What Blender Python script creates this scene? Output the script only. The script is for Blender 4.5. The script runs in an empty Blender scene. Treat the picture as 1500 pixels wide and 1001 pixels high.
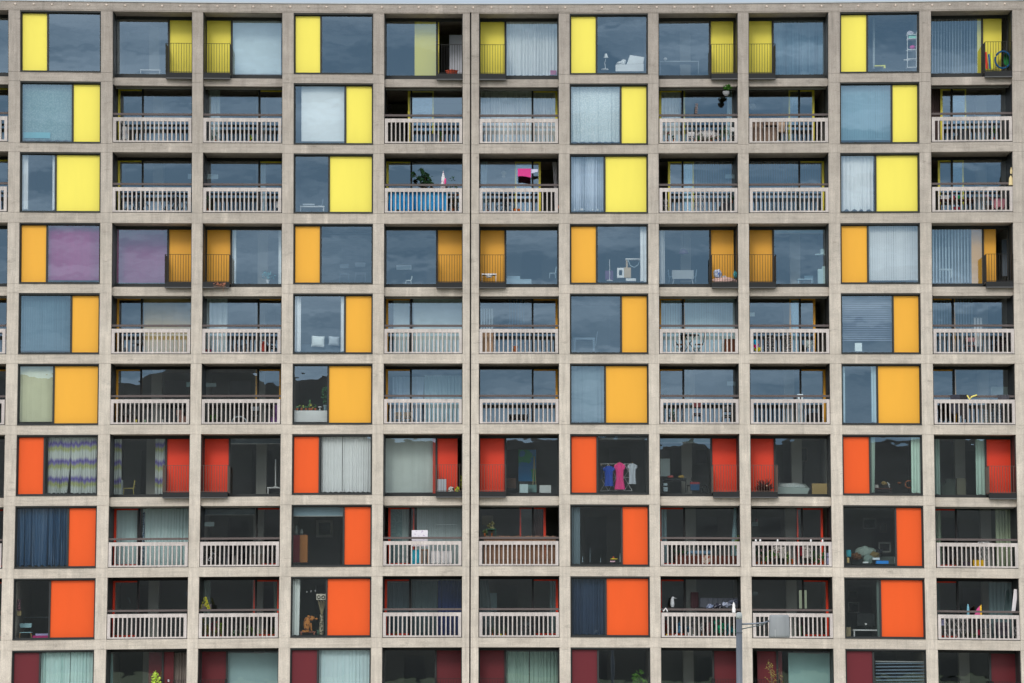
import bpy, math, random
from mathutils import Vector, noise as mnoise
random.seed(7)
S = bpy.context.scene
COL = S.collection
R = math.radians

# ------------------------------------------------------------------ camera and measured grid
F, LD, ZC = 4900.0, 125.0, 5.6            # focal length in photo pixels, distance to the facade, camera height (m)
TH = math.atan(439.5 / F)
ct, st = math.cos(TH), math.sin(TH)
KW = 3.17e-5                               # lens bow put into the building's shape: the grid bends up to a hand's width

def ray_t(dy, L): return L / (ct - dy * st)
def unproj(px, py, y):                     # point on the vertical plane at depth y
    dy = (500.5 - py) / F; t = ray_t(dy, LD + y)
    return Vector(((px - 750) / F * t, y, ZC + t * (st + dy * ct)))
ZMID = unproj(750, 500.5, 0).z
def bow(x, z):
    r2 = x * x + (z - ZMID) ** 2
    if r2 > 900: r2 = 900
    k = KW * r2
    return x + x * k, z + (z - ZMID) * k
ZR370 = unproj(750, 370, 0).z
XR = unproj(488, 500, 0).x
def XF(px):
    m = unproj(px, 370, 0).x; x = m
    for _ in range(6): x = m / (1 + KW * min(900, x * x + (ZR370 - ZMID) ** 2))
    return x
def ZF(py):
    m = unproj(750, py, 0).z - ZMID; z = m
    for _ in range(6): z = m / (1 + KW * min(900, z * z + XR * XR))
    return z + ZMID

# ------------------------------------------------------------------ materials
def lin(h):
    h = h.lstrip('#'); o = []
    for i in (0, 2, 4):
        v = int(h[i:i + 2], 16) / 255
        o.append(v / 12.92 if v <= .04045 else ((v + .055) / 1.055) ** 2.4)
    return tuple(o) + (1,)
_m = {}
def newmat(name):
    m = bpy.data.materials.new(name); m.use_nodes = True
    nt = m.node_tree; nt.nodes.clear()
    return m, nt
def N(nt, typ, **kw):
    n = nt.nodes.new(typ)
    for k, v in kw.items():
        if k.startswith('i_'):
            key = k[2:]
            n.inputs[int(key) if key.isdigit() else key.replace('_', ' ')].default_value = v
        else: setattr(n, k, v)
    return n
def pos(nt, scale):
    g = N(nt, 'ShaderNodeNewGeometry'); mp = N(nt, 'ShaderNodeMapping'); mp.inputs['Scale'].default_value = scale
    nt.links.new(g.outputs['Position'], mp.inputs[0]); return mp.outputs[0]
def mat(h, rough=.7, var=.08, vs=(3, 3, 3), alpha=1, metal=0, spec=.3, coat=0, gain=1):
    key = (h, rough, var, vs, alpha, metal, coat, gain)
    if key in _m: return _m[key]
    m, nt = newmat('paint_' + h.strip('#')); L = nt.links.new
    b = N(nt, 'ShaderNodeBsdfPrincipled'); o = N(nt, 'ShaderNodeOutputMaterial')
    c = tuple(min(.84, v * gain) for v in lin(h)[:3]) + (1,) if gain != 1 else lin(h)
    n = N(nt, 'ShaderNodeTexNoise', i_Scale=1.0, i_Detail=4.0)
    L(pos(nt, vs), n.inputs['Vector'])
    mx = N(nt, 'ShaderNodeMix', data_type='RGBA')
    mx.inputs[6].default_value = tuple(x * (1 - var * 1.6) for x in c[:3]) + (1,)
    mx.inputs[7].default_value = tuple(min(1, x * (1 + var * 1.6)) for x in c[:3]) + (1,)
    L(n.outputs['Fac'], mx.inputs[0]); L(mx.outputs[2], b.inputs['Base Color'])
    b.inputs['Roughness'].default_value = rough; b.inputs['Metallic'].default_value = metal
    b.inputs['Specular IOR Level'].default_value = spec
    b.inputs['Alpha'].default_value = alpha
    if coat: b.inputs['Coat Weight'].default_value = coat; b.inputs['Coat Roughness'].default_value = .15
    L(b.outputs[0], o.inputs[0]); _m[key] = m
    return m
def concrete(name, base, beam=False, brown=1.0):
    m, nt = newmat(name); L = nt.links.new
    b = N(nt, 'ShaderNodeBsdfPrincipled', i_Roughness=.9); b.inputs['Specular IOR Level'].default_value = .15
    o = N(nt, 'ShaderNodeOutputMaterial'); c = lin(base)
    def noi(scale, detail=5.0, sc=1.0, rough=.6):
        n = N(nt, 'ShaderNodeTexNoise', i_Scale=sc, i_Detail=detail, i_Roughness=rough)
        L(pos(nt, scale), n.inputs['Vector']); return n.outputs['Fac']
    def ramp(f, lo, hi, a, bb):
        r = N(nt, 'ShaderNodeMapRange', i_1=lo, i_2=hi, i_3=a, i_4=bb); L(f, r.inputs[0]); return r.outputs[0]
    def mul(x, y):
        r = N(nt, 'ShaderNodeMath', operation='MULTIPLY'); L(x, r.inputs[0])
        if isinstance(y, float): r.inputs[1].default_value = y
        else: L(y, r.inputs[1])
        return r.outputs[0]
    v = mul(ramp(noi((.45, .45, .45)), .3, .7, .86, 1.12), ramp(noi((2.2, 2, 2.6)), .3, .7, .90, 1.10))
    v = mul(v, ramp(noi((9, 9, .7) if not beam else (.8, 3, 14)), .3, .7, .84, 1.12))
    v = mul(v, ramp(noi((24, 24, 24), 4.0), .3, .7, .84, 1.12))
    v = mul(v, ramp(noi((5, 5, .35), 6.0, 1.0, .7), .52, .74, 1.0, .80))   # rain streaks
    # dark weather patches with ragged edges
    v = mul(v, ramp(noi((1.1, 1, 3.5), 8.0, 1.0, .75), .58, .72, 1.0, .55))
    if beam:
        v = mul(v, ramp(noi((2.6, 1, 7), 9.0, 1.0, .8), .60, .70, 1.0, .5))   # black crusts
        v = mul(v, ramp(noi((1.6, 1, .16), 3.0), .60, .72, 1.0, 1.3))   # pale lime runs
        v = mul(v, ramp(noi((3.2, 1, .3), 3.0), .60, .74, 1.0, .84))
    g = N(nt, 'ShaderNodeNewGeometry'); sp = N(nt, 'ShaderNodeSeparateXYZ'); L(g.outputs['Position'], sp.inputs[0])
    h = N(nt, 'ShaderNodeMapRange', i_1=15.0, i_2=29.0, i_3=0.0, i_4=brown); L(sp.outputs['Z'], h.inputs[0])
    c2 = lin('#a39c94'); hx = N(nt, 'ShaderNodeMix', data_type='RGBA')   # browner, dirtier towards the roof
    hx.inputs[6].default_value = c; hx.inputs[7].default_value = c2; L(h.outputs[0], hx.inputs[0])
    tint = N(nt, 'ShaderNodeMix', data_type='RGBA', blend_type='MULTIPLY'); tint.inputs[7].default_value = (1.02, .985, .965, 1)
    L(noi((1.3, 1.3, 1.3), 3.0, 1.7), tint.inputs[0]); L(hx.outputs[2], tint.inputs[6])
    vm = N(nt, 'ShaderNodeVectorMath', operation='SCALE'); L(tint.outputs[2], vm.inputs[0]); L(v, vm.inputs['Scale'])
    L(vm.outputs[0], b.inputs['Base Color'])
    bp = N(nt, 'ShaderNodeBump', i_Strength=.35, i_Distance=.01); L(noi((7, 7, 12), 6.0), bp.inputs['Height']); L(bp.outputs[0], b.inputs['Normal'])
    L(b.outputs[0], o.inputs[0]); return m
CONC = concrete('concrete', '#c6bfb3'); BEAM = concrete('board_marked_concrete', '#bfb8ac', True)
PRECAST = concrete('precast_concrete', '#c2bcb8', False, .15)
DARK = mat('#2d3030', .5, .06); BLACK = mat('#17191a', .55, .05); LIP = mat('#58595a', .45, .05)
RAILW = mat('#5d5452', .7, .12, (3, 3, 20))
STRIP = mat('#8d8c88', .7, .06)
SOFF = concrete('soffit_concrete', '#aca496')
def glassmat():
    m, nt = newmat('coated_glass'); L = nt.links.new
    t = N(nt, 'ShaderNodeBsdfTransparent'); t.inputs[0].default_value = (.91, .955, .95, 1)
    g = N(nt, 'ShaderNodeBsdfGlossy', i_Roughness=.0); g.inputs[0].default_value = (.86, .95, 1, 1)
    n = N(nt, 'ShaderNodeTexNoise', i_Scale=.9, i_Detail=2.0); L(pos(nt, (1, 1, 1.4)), n.inputs['Vector'])
    bp = N(nt, 'ShaderNodeBump', i_Strength=1.0, i_Distance=.0009); L(n.outputs['Fac'], bp.inputs['Height']); L(bp.outputs[0], g.inputs['Normal'])
    mx = N(nt, 'ShaderNodeMixShader'); mx.inputs[0].default_value = .22
    L(t.outputs[0], mx.inputs[1]); L(g.outputs[0], mx.inputs[2])
    o = N(nt, 'ShaderNodeOutputMaterial'); L(mx.outputs[0], o.inputs[0]); return m
GLASS = glassmat()
def sheer(h, a):
    k = ('sheer', h, a)
    if k in _m: return _m[k]
    m = mat(h, .9, .04, (8, 8, 1), alpha=a); _m[k] = m; return m
def banded():                                # pale cloth with ragged violet and lime bands
    m, nt = newmat('banded_cloth'); L = nt.links.new
    b = N(nt, 'ShaderNodeBsdfPrincipled', i_Roughness=.85); o = N(nt, 'ShaderNodeOutputMaterial')
    g = N(nt, 'ShaderNodeNewGeometry'); sp = N(nt, 'ShaderNodeSeparateXYZ'); L(g.outputs['Position'], sp.inputs[0])
    n = N(nt, 'ShaderNodeTexNoise', i_Scale=5.0, i_Detail=3.0); L(pos(nt, (1.6, 1, .15)), n.inputs['Vector'])
    a = N(nt, 'ShaderNodeMath', operation='MULTIPLY_ADD'); a.inputs[1].default_value = .38; L(n.outputs['Fac'], a.inputs[0]); L(sp.outputs['Z'], a.inputs[2])
    d = N(nt, 'ShaderNodeMath', operation='DIVIDE'); d.inputs[1].default_value = .67; L(a.outputs[0], d.inputs[0])
    fr = N(nt, 'ShaderNodeMath', operation='FRACT'); L(d.outputs[0], fr.inputs[0])
    rp = N(nt, 'ShaderNodeValToRGB'); e = rp.color_ramp.elements
    e[0].position = 0; e[0].color = lin('#c4cac6'); e[1].position = 1; e[1].color = lin('#c4cac6')
    for p, c in ((.20, '#c4cac6'), (.38, '#a9b07a'), (.46, '#a9b07a'), (.60, '#7f78ac'), (.70, '#6a5aa8'), (.90, '#c4cac6')):
        x = e.new(p); x.color = lin(c)
    L(fr.outputs[0], rp.inputs[0]); L(rp.outputs[0], b.inputs['Base Color']); L(b.outputs[0], o.inputs[0]); return m
def speckled(name, base, spot, scale=14, th=.56):
    m, nt = newmat(name); L = nt.links.new
    b = N(nt, 'ShaderNodeBsdfPrincipled', i_Roughness=.85); o = N(nt, 'ShaderNodeOutputMaterial')
    n = N(nt, 'ShaderNodeTexNoise', i_Scale=float(scale), i_Detail=2.0); L(pos(nt, (1, 1, 1)), n.inputs['Vector'])
    r = N(nt, 'ShaderNodeMapRange', i_1=th, i_2=th + .05); L(n.outputs['Fac'], r.inputs[0])
    mx = N(nt, 'ShaderNodeMix', data_type='RGBA'); mx.inputs[6].default_value = lin(base); mx.inputs[7].default_value = lin(spot)
    L(r.outputs[0], mx.inputs[0]); L(mx.outputs[2], b.inputs['Base Color']); L(b.outputs[0], o.inputs[0]); return m
BANDED = banded()
PATT = speckled('leaf_pattern_cloth', '#6f8d90', '#86a09f', 22, .5)
LACE = speckled('lace_cloth', '#c3cfd0', '#e2e6e4', 26, .5)
PAINTING = speckled('green_blue_canvas', '#2f9b6a', '#2c7fb8', 2.2, .48)
STRIPE = speckled('striped_cloth', '#d9d4cb', '#5b5a58', 12, .55)
REED = mat('#8e6f5a', .95, .35, (34, 5, 1.2))
DOG = speckled('tan_and_rust_glaze', '#c07a35', '#6e3a16', 9, .55)

# ------------------------------------------------------------------ mesh builder
class MB:
    def __init__(s): s.v = []; s.f = []
    def quad(s, p):
        n = len(s.v); s.v += [tuple(q) for q in p]; s.f.append(tuple(range(n, n + len(p))))
    def hexa(s, p):                          # p: 8 points, front ring (4, ccw seen from -y) then back ring
        n = len(s.v); s.v += [tuple(q) for q in p]
        for a in ((0, 1, 2, 3), (7, 6, 5, 4), (0, 4, 5, 1), (1, 5, 6, 2), (2, 6, 7, 3), (3, 7, 4, 0)): s.f.append(tuple(n + i for i in a))
    def box(s, x0, x1, y0, y1, z0, z1):
        s.hexa([(x0, y0, z0), (x1, y0, z0), (x1, y0, z1), (x0, y0, z1), (x0, y1, z0), (x1, y1, z0), (x1, y1, z1), (x0, y1, z1)])
    def lbox(s, xs, y0, y1, zs):             # one long box subdivided along x or z
        X = sorted(xs); Z = sorted(zs); n = len(s.v)
        nx, nz = len(X), len(Z)
        for y in (y0, y1):
            for z in Z:
                for x in X: s.v.append((x, y, z))
        I = lambda k, j, i: n + (k * nz + j) * nx + i
        for j in range(nz - 1):
            for i in range(nx - 1):
                s.f.append((I(0, j, i), I(0, j, i + 1), I(0, j + 1, i + 1), I(0, j + 1, i)))
                s.f.append((I(1, j + 1, i), I(1, j + 1, i + 1), I(1, j, i + 1), I(1, j, i)))
        for i in range(nx - 1):
            s.f.append((I(1, 0, i), I(1, 0, i + 1), I(0, 0, i + 1), I(0, 0, i)))
            s.f.append((I(0, nz - 1, i), I(0, nz - 1, i + 1), I(1, nz - 1, i + 1), I(1, nz - 1, i)))
        for j in range(nz - 1):
            s.f.append((I(0, j, 0), I(0, j + 1, 0), I(1, j + 1, 0), I(1, j, 0)))
            s.f.append((I(1, j, nx - 1), I(1, j + 1, nx - 1), I(0, j + 1, nx - 1), I(0, j, nx - 1)))
    def tube(s, pts, r, seg=6, r1=None):
        pts = [Vector(p) for p in pts]; n0 = len(s.v); m = len(pts)
        for i, p in enumerate(pts):
            d = (pts[min(i + 1, m - 1)] - pts[max(i - 1, 0)]).normalized()
            a = Vector((0, 0, 1)) if abs(d.z) < .9 else Vector((1, 0, 0))
            u = d.cross(a).normalized(); w = d.cross(u)
            rr = r if r1 is None else r + (r1 - r) * i / (m - 1)
            for k in range(seg):
                t = 2 * math.pi * k / seg; s.v.append(tuple(p + u * rr * math.cos(t) + w * rr * math.sin(t)))
        for i in range(m - 1):
            for k in range(seg):
                a = n0 + i * seg + k; b = n0 + i * seg + (k + 1) % seg; s.f.append((a, b, b + seg, a + seg))
        s.f.append(tuple(n0 + k for k in range(seg))[::-1]); s.f.append(tuple(n0 + (m - 1) * seg + k for k in range(seg)))
    def lathe(s, c, prof, seg=14, sx=1, sy=1):    # prof: (radius, z) rings about the vertical through c
        n0 = len(s.v)
        for r, z in prof:
            for k in range(seg):
                t = 2 * math.pi * k / seg; s.v.append((c[0] + r * sx * math.cos(t), c[1] + r * sy * math.sin(t), c[2] + z))
        for i in range(len(prof) - 1):
            for k in range(seg):
                a = n0 + i * seg + k; b = n0 + i * seg + (k + 1) % seg; s.f.append((a, b, b + seg, a + seg))
        s.f.append(tuple(n0 + k for k in range(seg))[::-1]); s.f.append(tuple(n0 + (len(prof) - 1) * seg + k for k in range(seg)))
    def ball(s, c, rx, ry, rz, seg=12, lump=0):
        pr = [(max(.02, math.sin(math.pi * i / 8)), -math.cos(math.pi * i / 8)) for i in range(9)]
        n0 = len(s.v); s.lathe((0, 0, 0), pr, seg)
        for i in range(n0, len(s.v)):
            x, y, z = s.v[i]; k = 1 + lump * mnoise.noise(Vector((x * 1.7 + c[0], y * 1.7, z * 1.7 + c[2])))
            s.v[i] = (c[0] + x * rx * k, c[1] + y * ry * k, c[2] + z * rz * k)
    def leaves(s, c, r, n, size, seed=0, hollow=.0):
        rd = random.Random(seed)
        cl = [(rd.gauss(0, .45), rd.gauss(0, .45), rd.gauss(0, .45)) for _ in range(max(3, n // 14))]
        for i in range(n):
            q = cl[i % len(cl)]; p = Vector((q[0] + rd.gauss(0, .25), q[1] + rd.gauss(0, .25), q[2] + rd.gauss(0, .25)))
            if p.length > 1.1: p *= 1.1 / p.length
            p = Vector((c[0] + p.x * r[0], c[1] + p.y * r[1], c[2] + p.z * r[2]))
            a = Vector((rd.uniform(-1, 1), rd.uniform(-1, 1), rd.uniform(-1, 1))).normalized(); b = a.orthogonal().normalized()
            z = size * rd.uniform(.6, 1.3); s.quad([p - a * z, p + b * z * .5, p + a * z, p - b * z * .5])
    def build(s, name, m, parent=None, warp=True, origin=(0, 0, 0), smooth=False, label=None):
        me = bpy.data.meshes.new(name); vs = []
        for x, y, z in s.v:
            if warp: x, z = bow(x, z)
            vs.append((x - origin[0], y - origin[1], z - origin[2]))
        me.from_pydata(vs, [], s.f); me.materials.append(m)
        if smooth: me.polygons.foreach_set('use_smooth', [True] * len(s.f))
        o = bpy.data.objects.new(name, me); COL.objects.link(o)
        if parent: o.parent = parent
        if label: o['label'] = label
        return o
def tag(o, label=None, cat=None, group=None, kind=None):
    if label:
        n = len(label.split())
        if not 4 <= n <= 16: print('BADLABEL', n, label)
        o['label'] = label
    if cat: o['category'] = cat
    if group: o['group'] = group
    if kind: o['kind'] = kind
    return o

# ------------------------------------------------------------------ grid of bays
CL = [-105, 27.9, 163.7, 296.5, 429.5, 562.4, 701.5, 834.5, 965, 1097.1, 1231.2, 1364.8]
CR = [11, 146.8, 280.7, 413, 546.4, 677.8, 818.7, 949.7, 1081.5, 1214.5, 1348, 1484.6]
FT = [19.3, 122, 225, 327.6, 429.9, 532.5, 636, 739.3, 844.7, 949.1]
FB = [108.8, 212, 312.9, 416.6, 518.9, 622.2, 725, 830.5, 934.2, 1038.5]
RT = [19.3, 125.7, 224.4, 327.6, 433, 532.5, 635.6, 740.4, 844.2, 949]
RB = [114.3, 210.7, 312.6, 419.9, 519, 621.8, 727, 830.2, 934.8, 1043.5]
ZX = {'A': [0, 127, 745, 75, 680, 102, 735, 65, 660, 75, 685, 745], 'B': [0, 127, 745, 75, 680, 102, 735, 66, 660, 78, 690, 750],
      'C': [0, 118, 738, 72, 677, 100, 735, 67, 662, 86, 694, 758], 'D': [0, 108, 728, 65, 672, 95, 735, 67, 668, 92, 700, 768],
      'E': [0, 92, 716, 55, 666, 90, 737, 68, 670, 98, 713, 787]}
ZSET = 'AABBCCDDEE'
ZYF = [88, 555, 68, 535, 45, 512, 50, 520, 290, 765]
ZYR = [88, 571, 66, 535, 60, 512, 48, 525, 288, 765]
ROWN = ['top', 'second', 'third', 'fourth', 'fifth', 'sixth', 'seventh', 'eighth', 'ninth', 'bottom']
COLN = ['cut-off left bay', 'first full bay', 'second full bay', 'third full bay', 'fourth full bay', 'fifth full bay',
        'sixth full bay', 'seventh full bay', 'eighth full bay', 'ninth full bay', 'tenth full bay', 'rightmost bay']
DG = {'F': .23, 'J': 1.06, 'B': 1.48}
class Bay:
    def __init__(s, r, c):                   # c: 0 = cut-off bay, 1..11 full bays
        s.r, s.c = r, c
        s.t = 'F' if c in (1, 4, 7, 10) else ('J' if r % 3 == 0 else 'B')
        s.x0, s.x1 = CL[c], CR[c]; s.w = s.x1 - s.x0
        s.y0 = (FT if s.t == 'F' else RT)[r]; s.y1 = (FB if s.t == 'F' else RB)[r]; s.h = s.y1 - s.y0
        s.dg = DG[s.t]; s.left = c in (0, 3, 6, 9)   # panel on the left in the shallow bays, door on the right in the deep ones
        s.zx = ZX[ZSET[r]][c]; s.zy = (ZYF if s.t == 'F' else ZYR)[r]
        s.X0, s.X1 = XF(s.x0), XF(s.x1); s.Z0, s.Z1 = ZF(s.y0), ZF(s.y1)
    def wx(s, u): return XF(s.x0 + u)        # real offset along the facade
    def wz(s, v): return ZF(s.y0 + v)
    def x(s, u, d): return XF(s.x0 + u) * (1 + d / LD)
    def z(s, v, d): return ZC + (ZF(s.y0 + v) - ZC) * (1 + d / LD)
    def p(s, u, v, d): return (s.x(u, d), d, s.z(v, d))
    def q(s, zx, zy, d): return s.p((zx - s.zx) / 4.55, (zy - s.zy) / 4.55, d)
    def box(s, mb, u0, u1, v0, v1, d0, d1): mb.box(s.x(u0, d0), s.x(u1, d0), d0, d1, s.z(v1, d0), s.z(v0, d0))
    def qbox(s, mb, a0, b0, a1, b1, d0, d1):
        s.box(mb, (a0 - s.zx) / 4.55, (a1 - s.zx) / 4.55, (b0 - s.zy) / 4.55, (b1 - s.zy) / 4.55, d0, d1)
    def where(s): return '%s row, %s' % (ROWN[s.r], COLN[s.c])
BAY = {(r, c): Bay(r, c) for r in range(10) for c in range(12)}
def B(r, c): return BAY[(r, c + 1)]           # photo counting: c = 0 is the first full bay

# ------------------------------------------------------------------ the building
bld = bpy.data.objects.new('apartment_block', None); COL.objects.link(bld)
tag(bld, 'ten-storey concrete grid apartment block with yellow, orange, red and maroon panels', 'building')
PAN = [['#efe15c', '#ebdc4e']] * 3 + [['#e8aa34', '#e3a432']] * 3 + [['#e35512', '#dd3a1b']] * 3 + [['#621822', '#60151d']]
PNAME = ['yellow'] * 3 + ['amber'] * 3 + ['orange red'] * 3 + ['maroon']
lv = [ZF(6)] + [ZF(y) for r in range(10) for y in (FT[r], FB[r])]
ZTOP, ZBOT = ZF(6.3), 0.0
zall = sorted(set([ZTOP, ZBOT] + lv[1:]))
# columns: a core with cast blocks whose joints show as fine lines
cps = [(-122, -105), (11, 27.9)] + [(CR[i], CL[i + 1]) for i in range(1, 11)] + [(1484.6, 1502)]
cols = []
for a, b in cps:
    if abs(a - 677.8) < .1: cols += [(677.8, 688.2), (690.3, 701.5)]
    else: cols.append((a, b))
for a, b in cols:
    m = MB(); xa, xb = XF(a), XF(b)
    m.lbox([xa + .004, xb - .004], .02, 1.6, zall)
    for i in range(len(zall) - 1):
        z0, z1 = zall[i] + .005, zall[i + 1] - .005
        m.box(xa, xb, 0, .6, z0, z1)
    m.build('column', CONC, bld)
xs_all = sorted(XF(v) for v in CL + CR)
# floor edge beams, butted between the columns
levels = [(6.3, FT[0], 6.3, RT[0])] + [(FB[r], FT[r + 1], RB[r], RT[r + 1]) for r in range(9)] + [(FB[9], 1053, RB[9], 1056)]
SLABS = []
for k, (fa, fb, ra, rb) in enumerate(levels):
    m = MB()
    if k == 0:
        m.lbox(sorted(xs_all + [XF(-122), XF(1502)]), -.012, .3, [ZF(17.6), ZTOP])
    for c in range(12):
        b = BAY[(0, c)]; x0, x1 = b.X0 + .002, b.X1 - .002
        if b.t == 'F':
            za, zb = (ZF(17.5) if k == 0 else ZF(fa)), ZF(fb); m.box(x0, x1, .004, .3, zb, za)
            sl = MB(); sl.box(x0, x1, .3, 6.0, zb + .01, (ZTOP if k == 0 else za) - .01); SLABS.append(('floor_slab', sl))
        else:
            rec = k in (1, 4, 7, 10)
            za, zb = (ZF(17.5) if k == 0 else ZF(ra)), ZF(rb)
            f = .25 if rec else .004
            m.box(x0, x1, f, .5, zb, za)
            so = MB(); so.box(x0, x1, .5, 6.0, zb + (.15 if rec else .01), (ZTOP if k == 0 else za) - .01); SLABS.append(('balcony_slab', so))
            if rec and k < 10: dt = MB(); dt.box(x0, x1, .70, .78, zb - .05, zb + .0095); dt.build('drip_trim', STRIP, bld)
    m.build('floor_beam', BEAM, bld)
for nm, q in SLABS: q.build(nm, SOFF, bld)
# parapet cap, roof and the walls round the flats
m = MB(); m.lbox(sorted(xs_all + [XF(-122), XF(1502)]), -.05, .5, [ZF(6.1), ZF(4.4)]); m.build('roof_coping', mat('#a9b0b4', .5, .05, metal=.4), bld)
m = MB(); m.box(XF(-122), XF(1502), .5, 12, ZF(12), ZF(9)); m.build('roof', mat('#6b6b68'), bld)
for a, b in cps:
    m = MB(); m.box(XF(a), XF(b), 1.6, 7.0, ZF(1053), ZF(10)); m.build('party_wall', mat('#b9b8b0', .9, .04), bld)
m = MB(); m.box(XF(-122), XF(1502), 7.0, 7.2, 0, ZF(10)); m.build('rear_wall', mat('#8f8e88', .9, .04), bld)
for nm, a, b in (('end_wall', -420, -122), ('end_wall', 1502, 1800)):
    m = MB(); m.box(XF(a), XF(b), .0, 12, 0, ZTOP); m.build(nm, CONC, bld)
m = MB(); m.box(XF(-105), XF(1484.6), .1, 1.6, 0, ZF(1060)); m.build('base_wall', CONC, bld)
for i in range(56):                           # cast-in caps along the parapet
    px = 21 + i * 26.9 + random.uniform(-.8, .8)
    if px > 1495: break
    if i in (19, 31, 40): continue
    m = MB(); c = Vector((XF(px), -.012, ZF(10.6 + random.uniform(-.3, .3))))
    m.tube([c, c + Vector((0, -.05, 0))], .045, 8, .03); m.build('parapet_bolt', mat('#d6c8bc', .8), bld)

FLOORC = mat('#5b4636', .6, .15, (2, 12, 1)); PILLC = mat('#b9b8b0', .9, .03); WALLC = mat('#85857e', .9, .03)
def tiltq(mb, x0, x1, y, z0, z1):             # a pane that stands a hair out of plumb
    a, b = random.uniform(-.006, .006), random.uniform(-.0011, .0011)
    mb.quad([(x0, y - a - b, z0), (x1, y + a - b, z0), (x1, y + a + b, z1), (x0, y - a + b, z1)])

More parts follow.
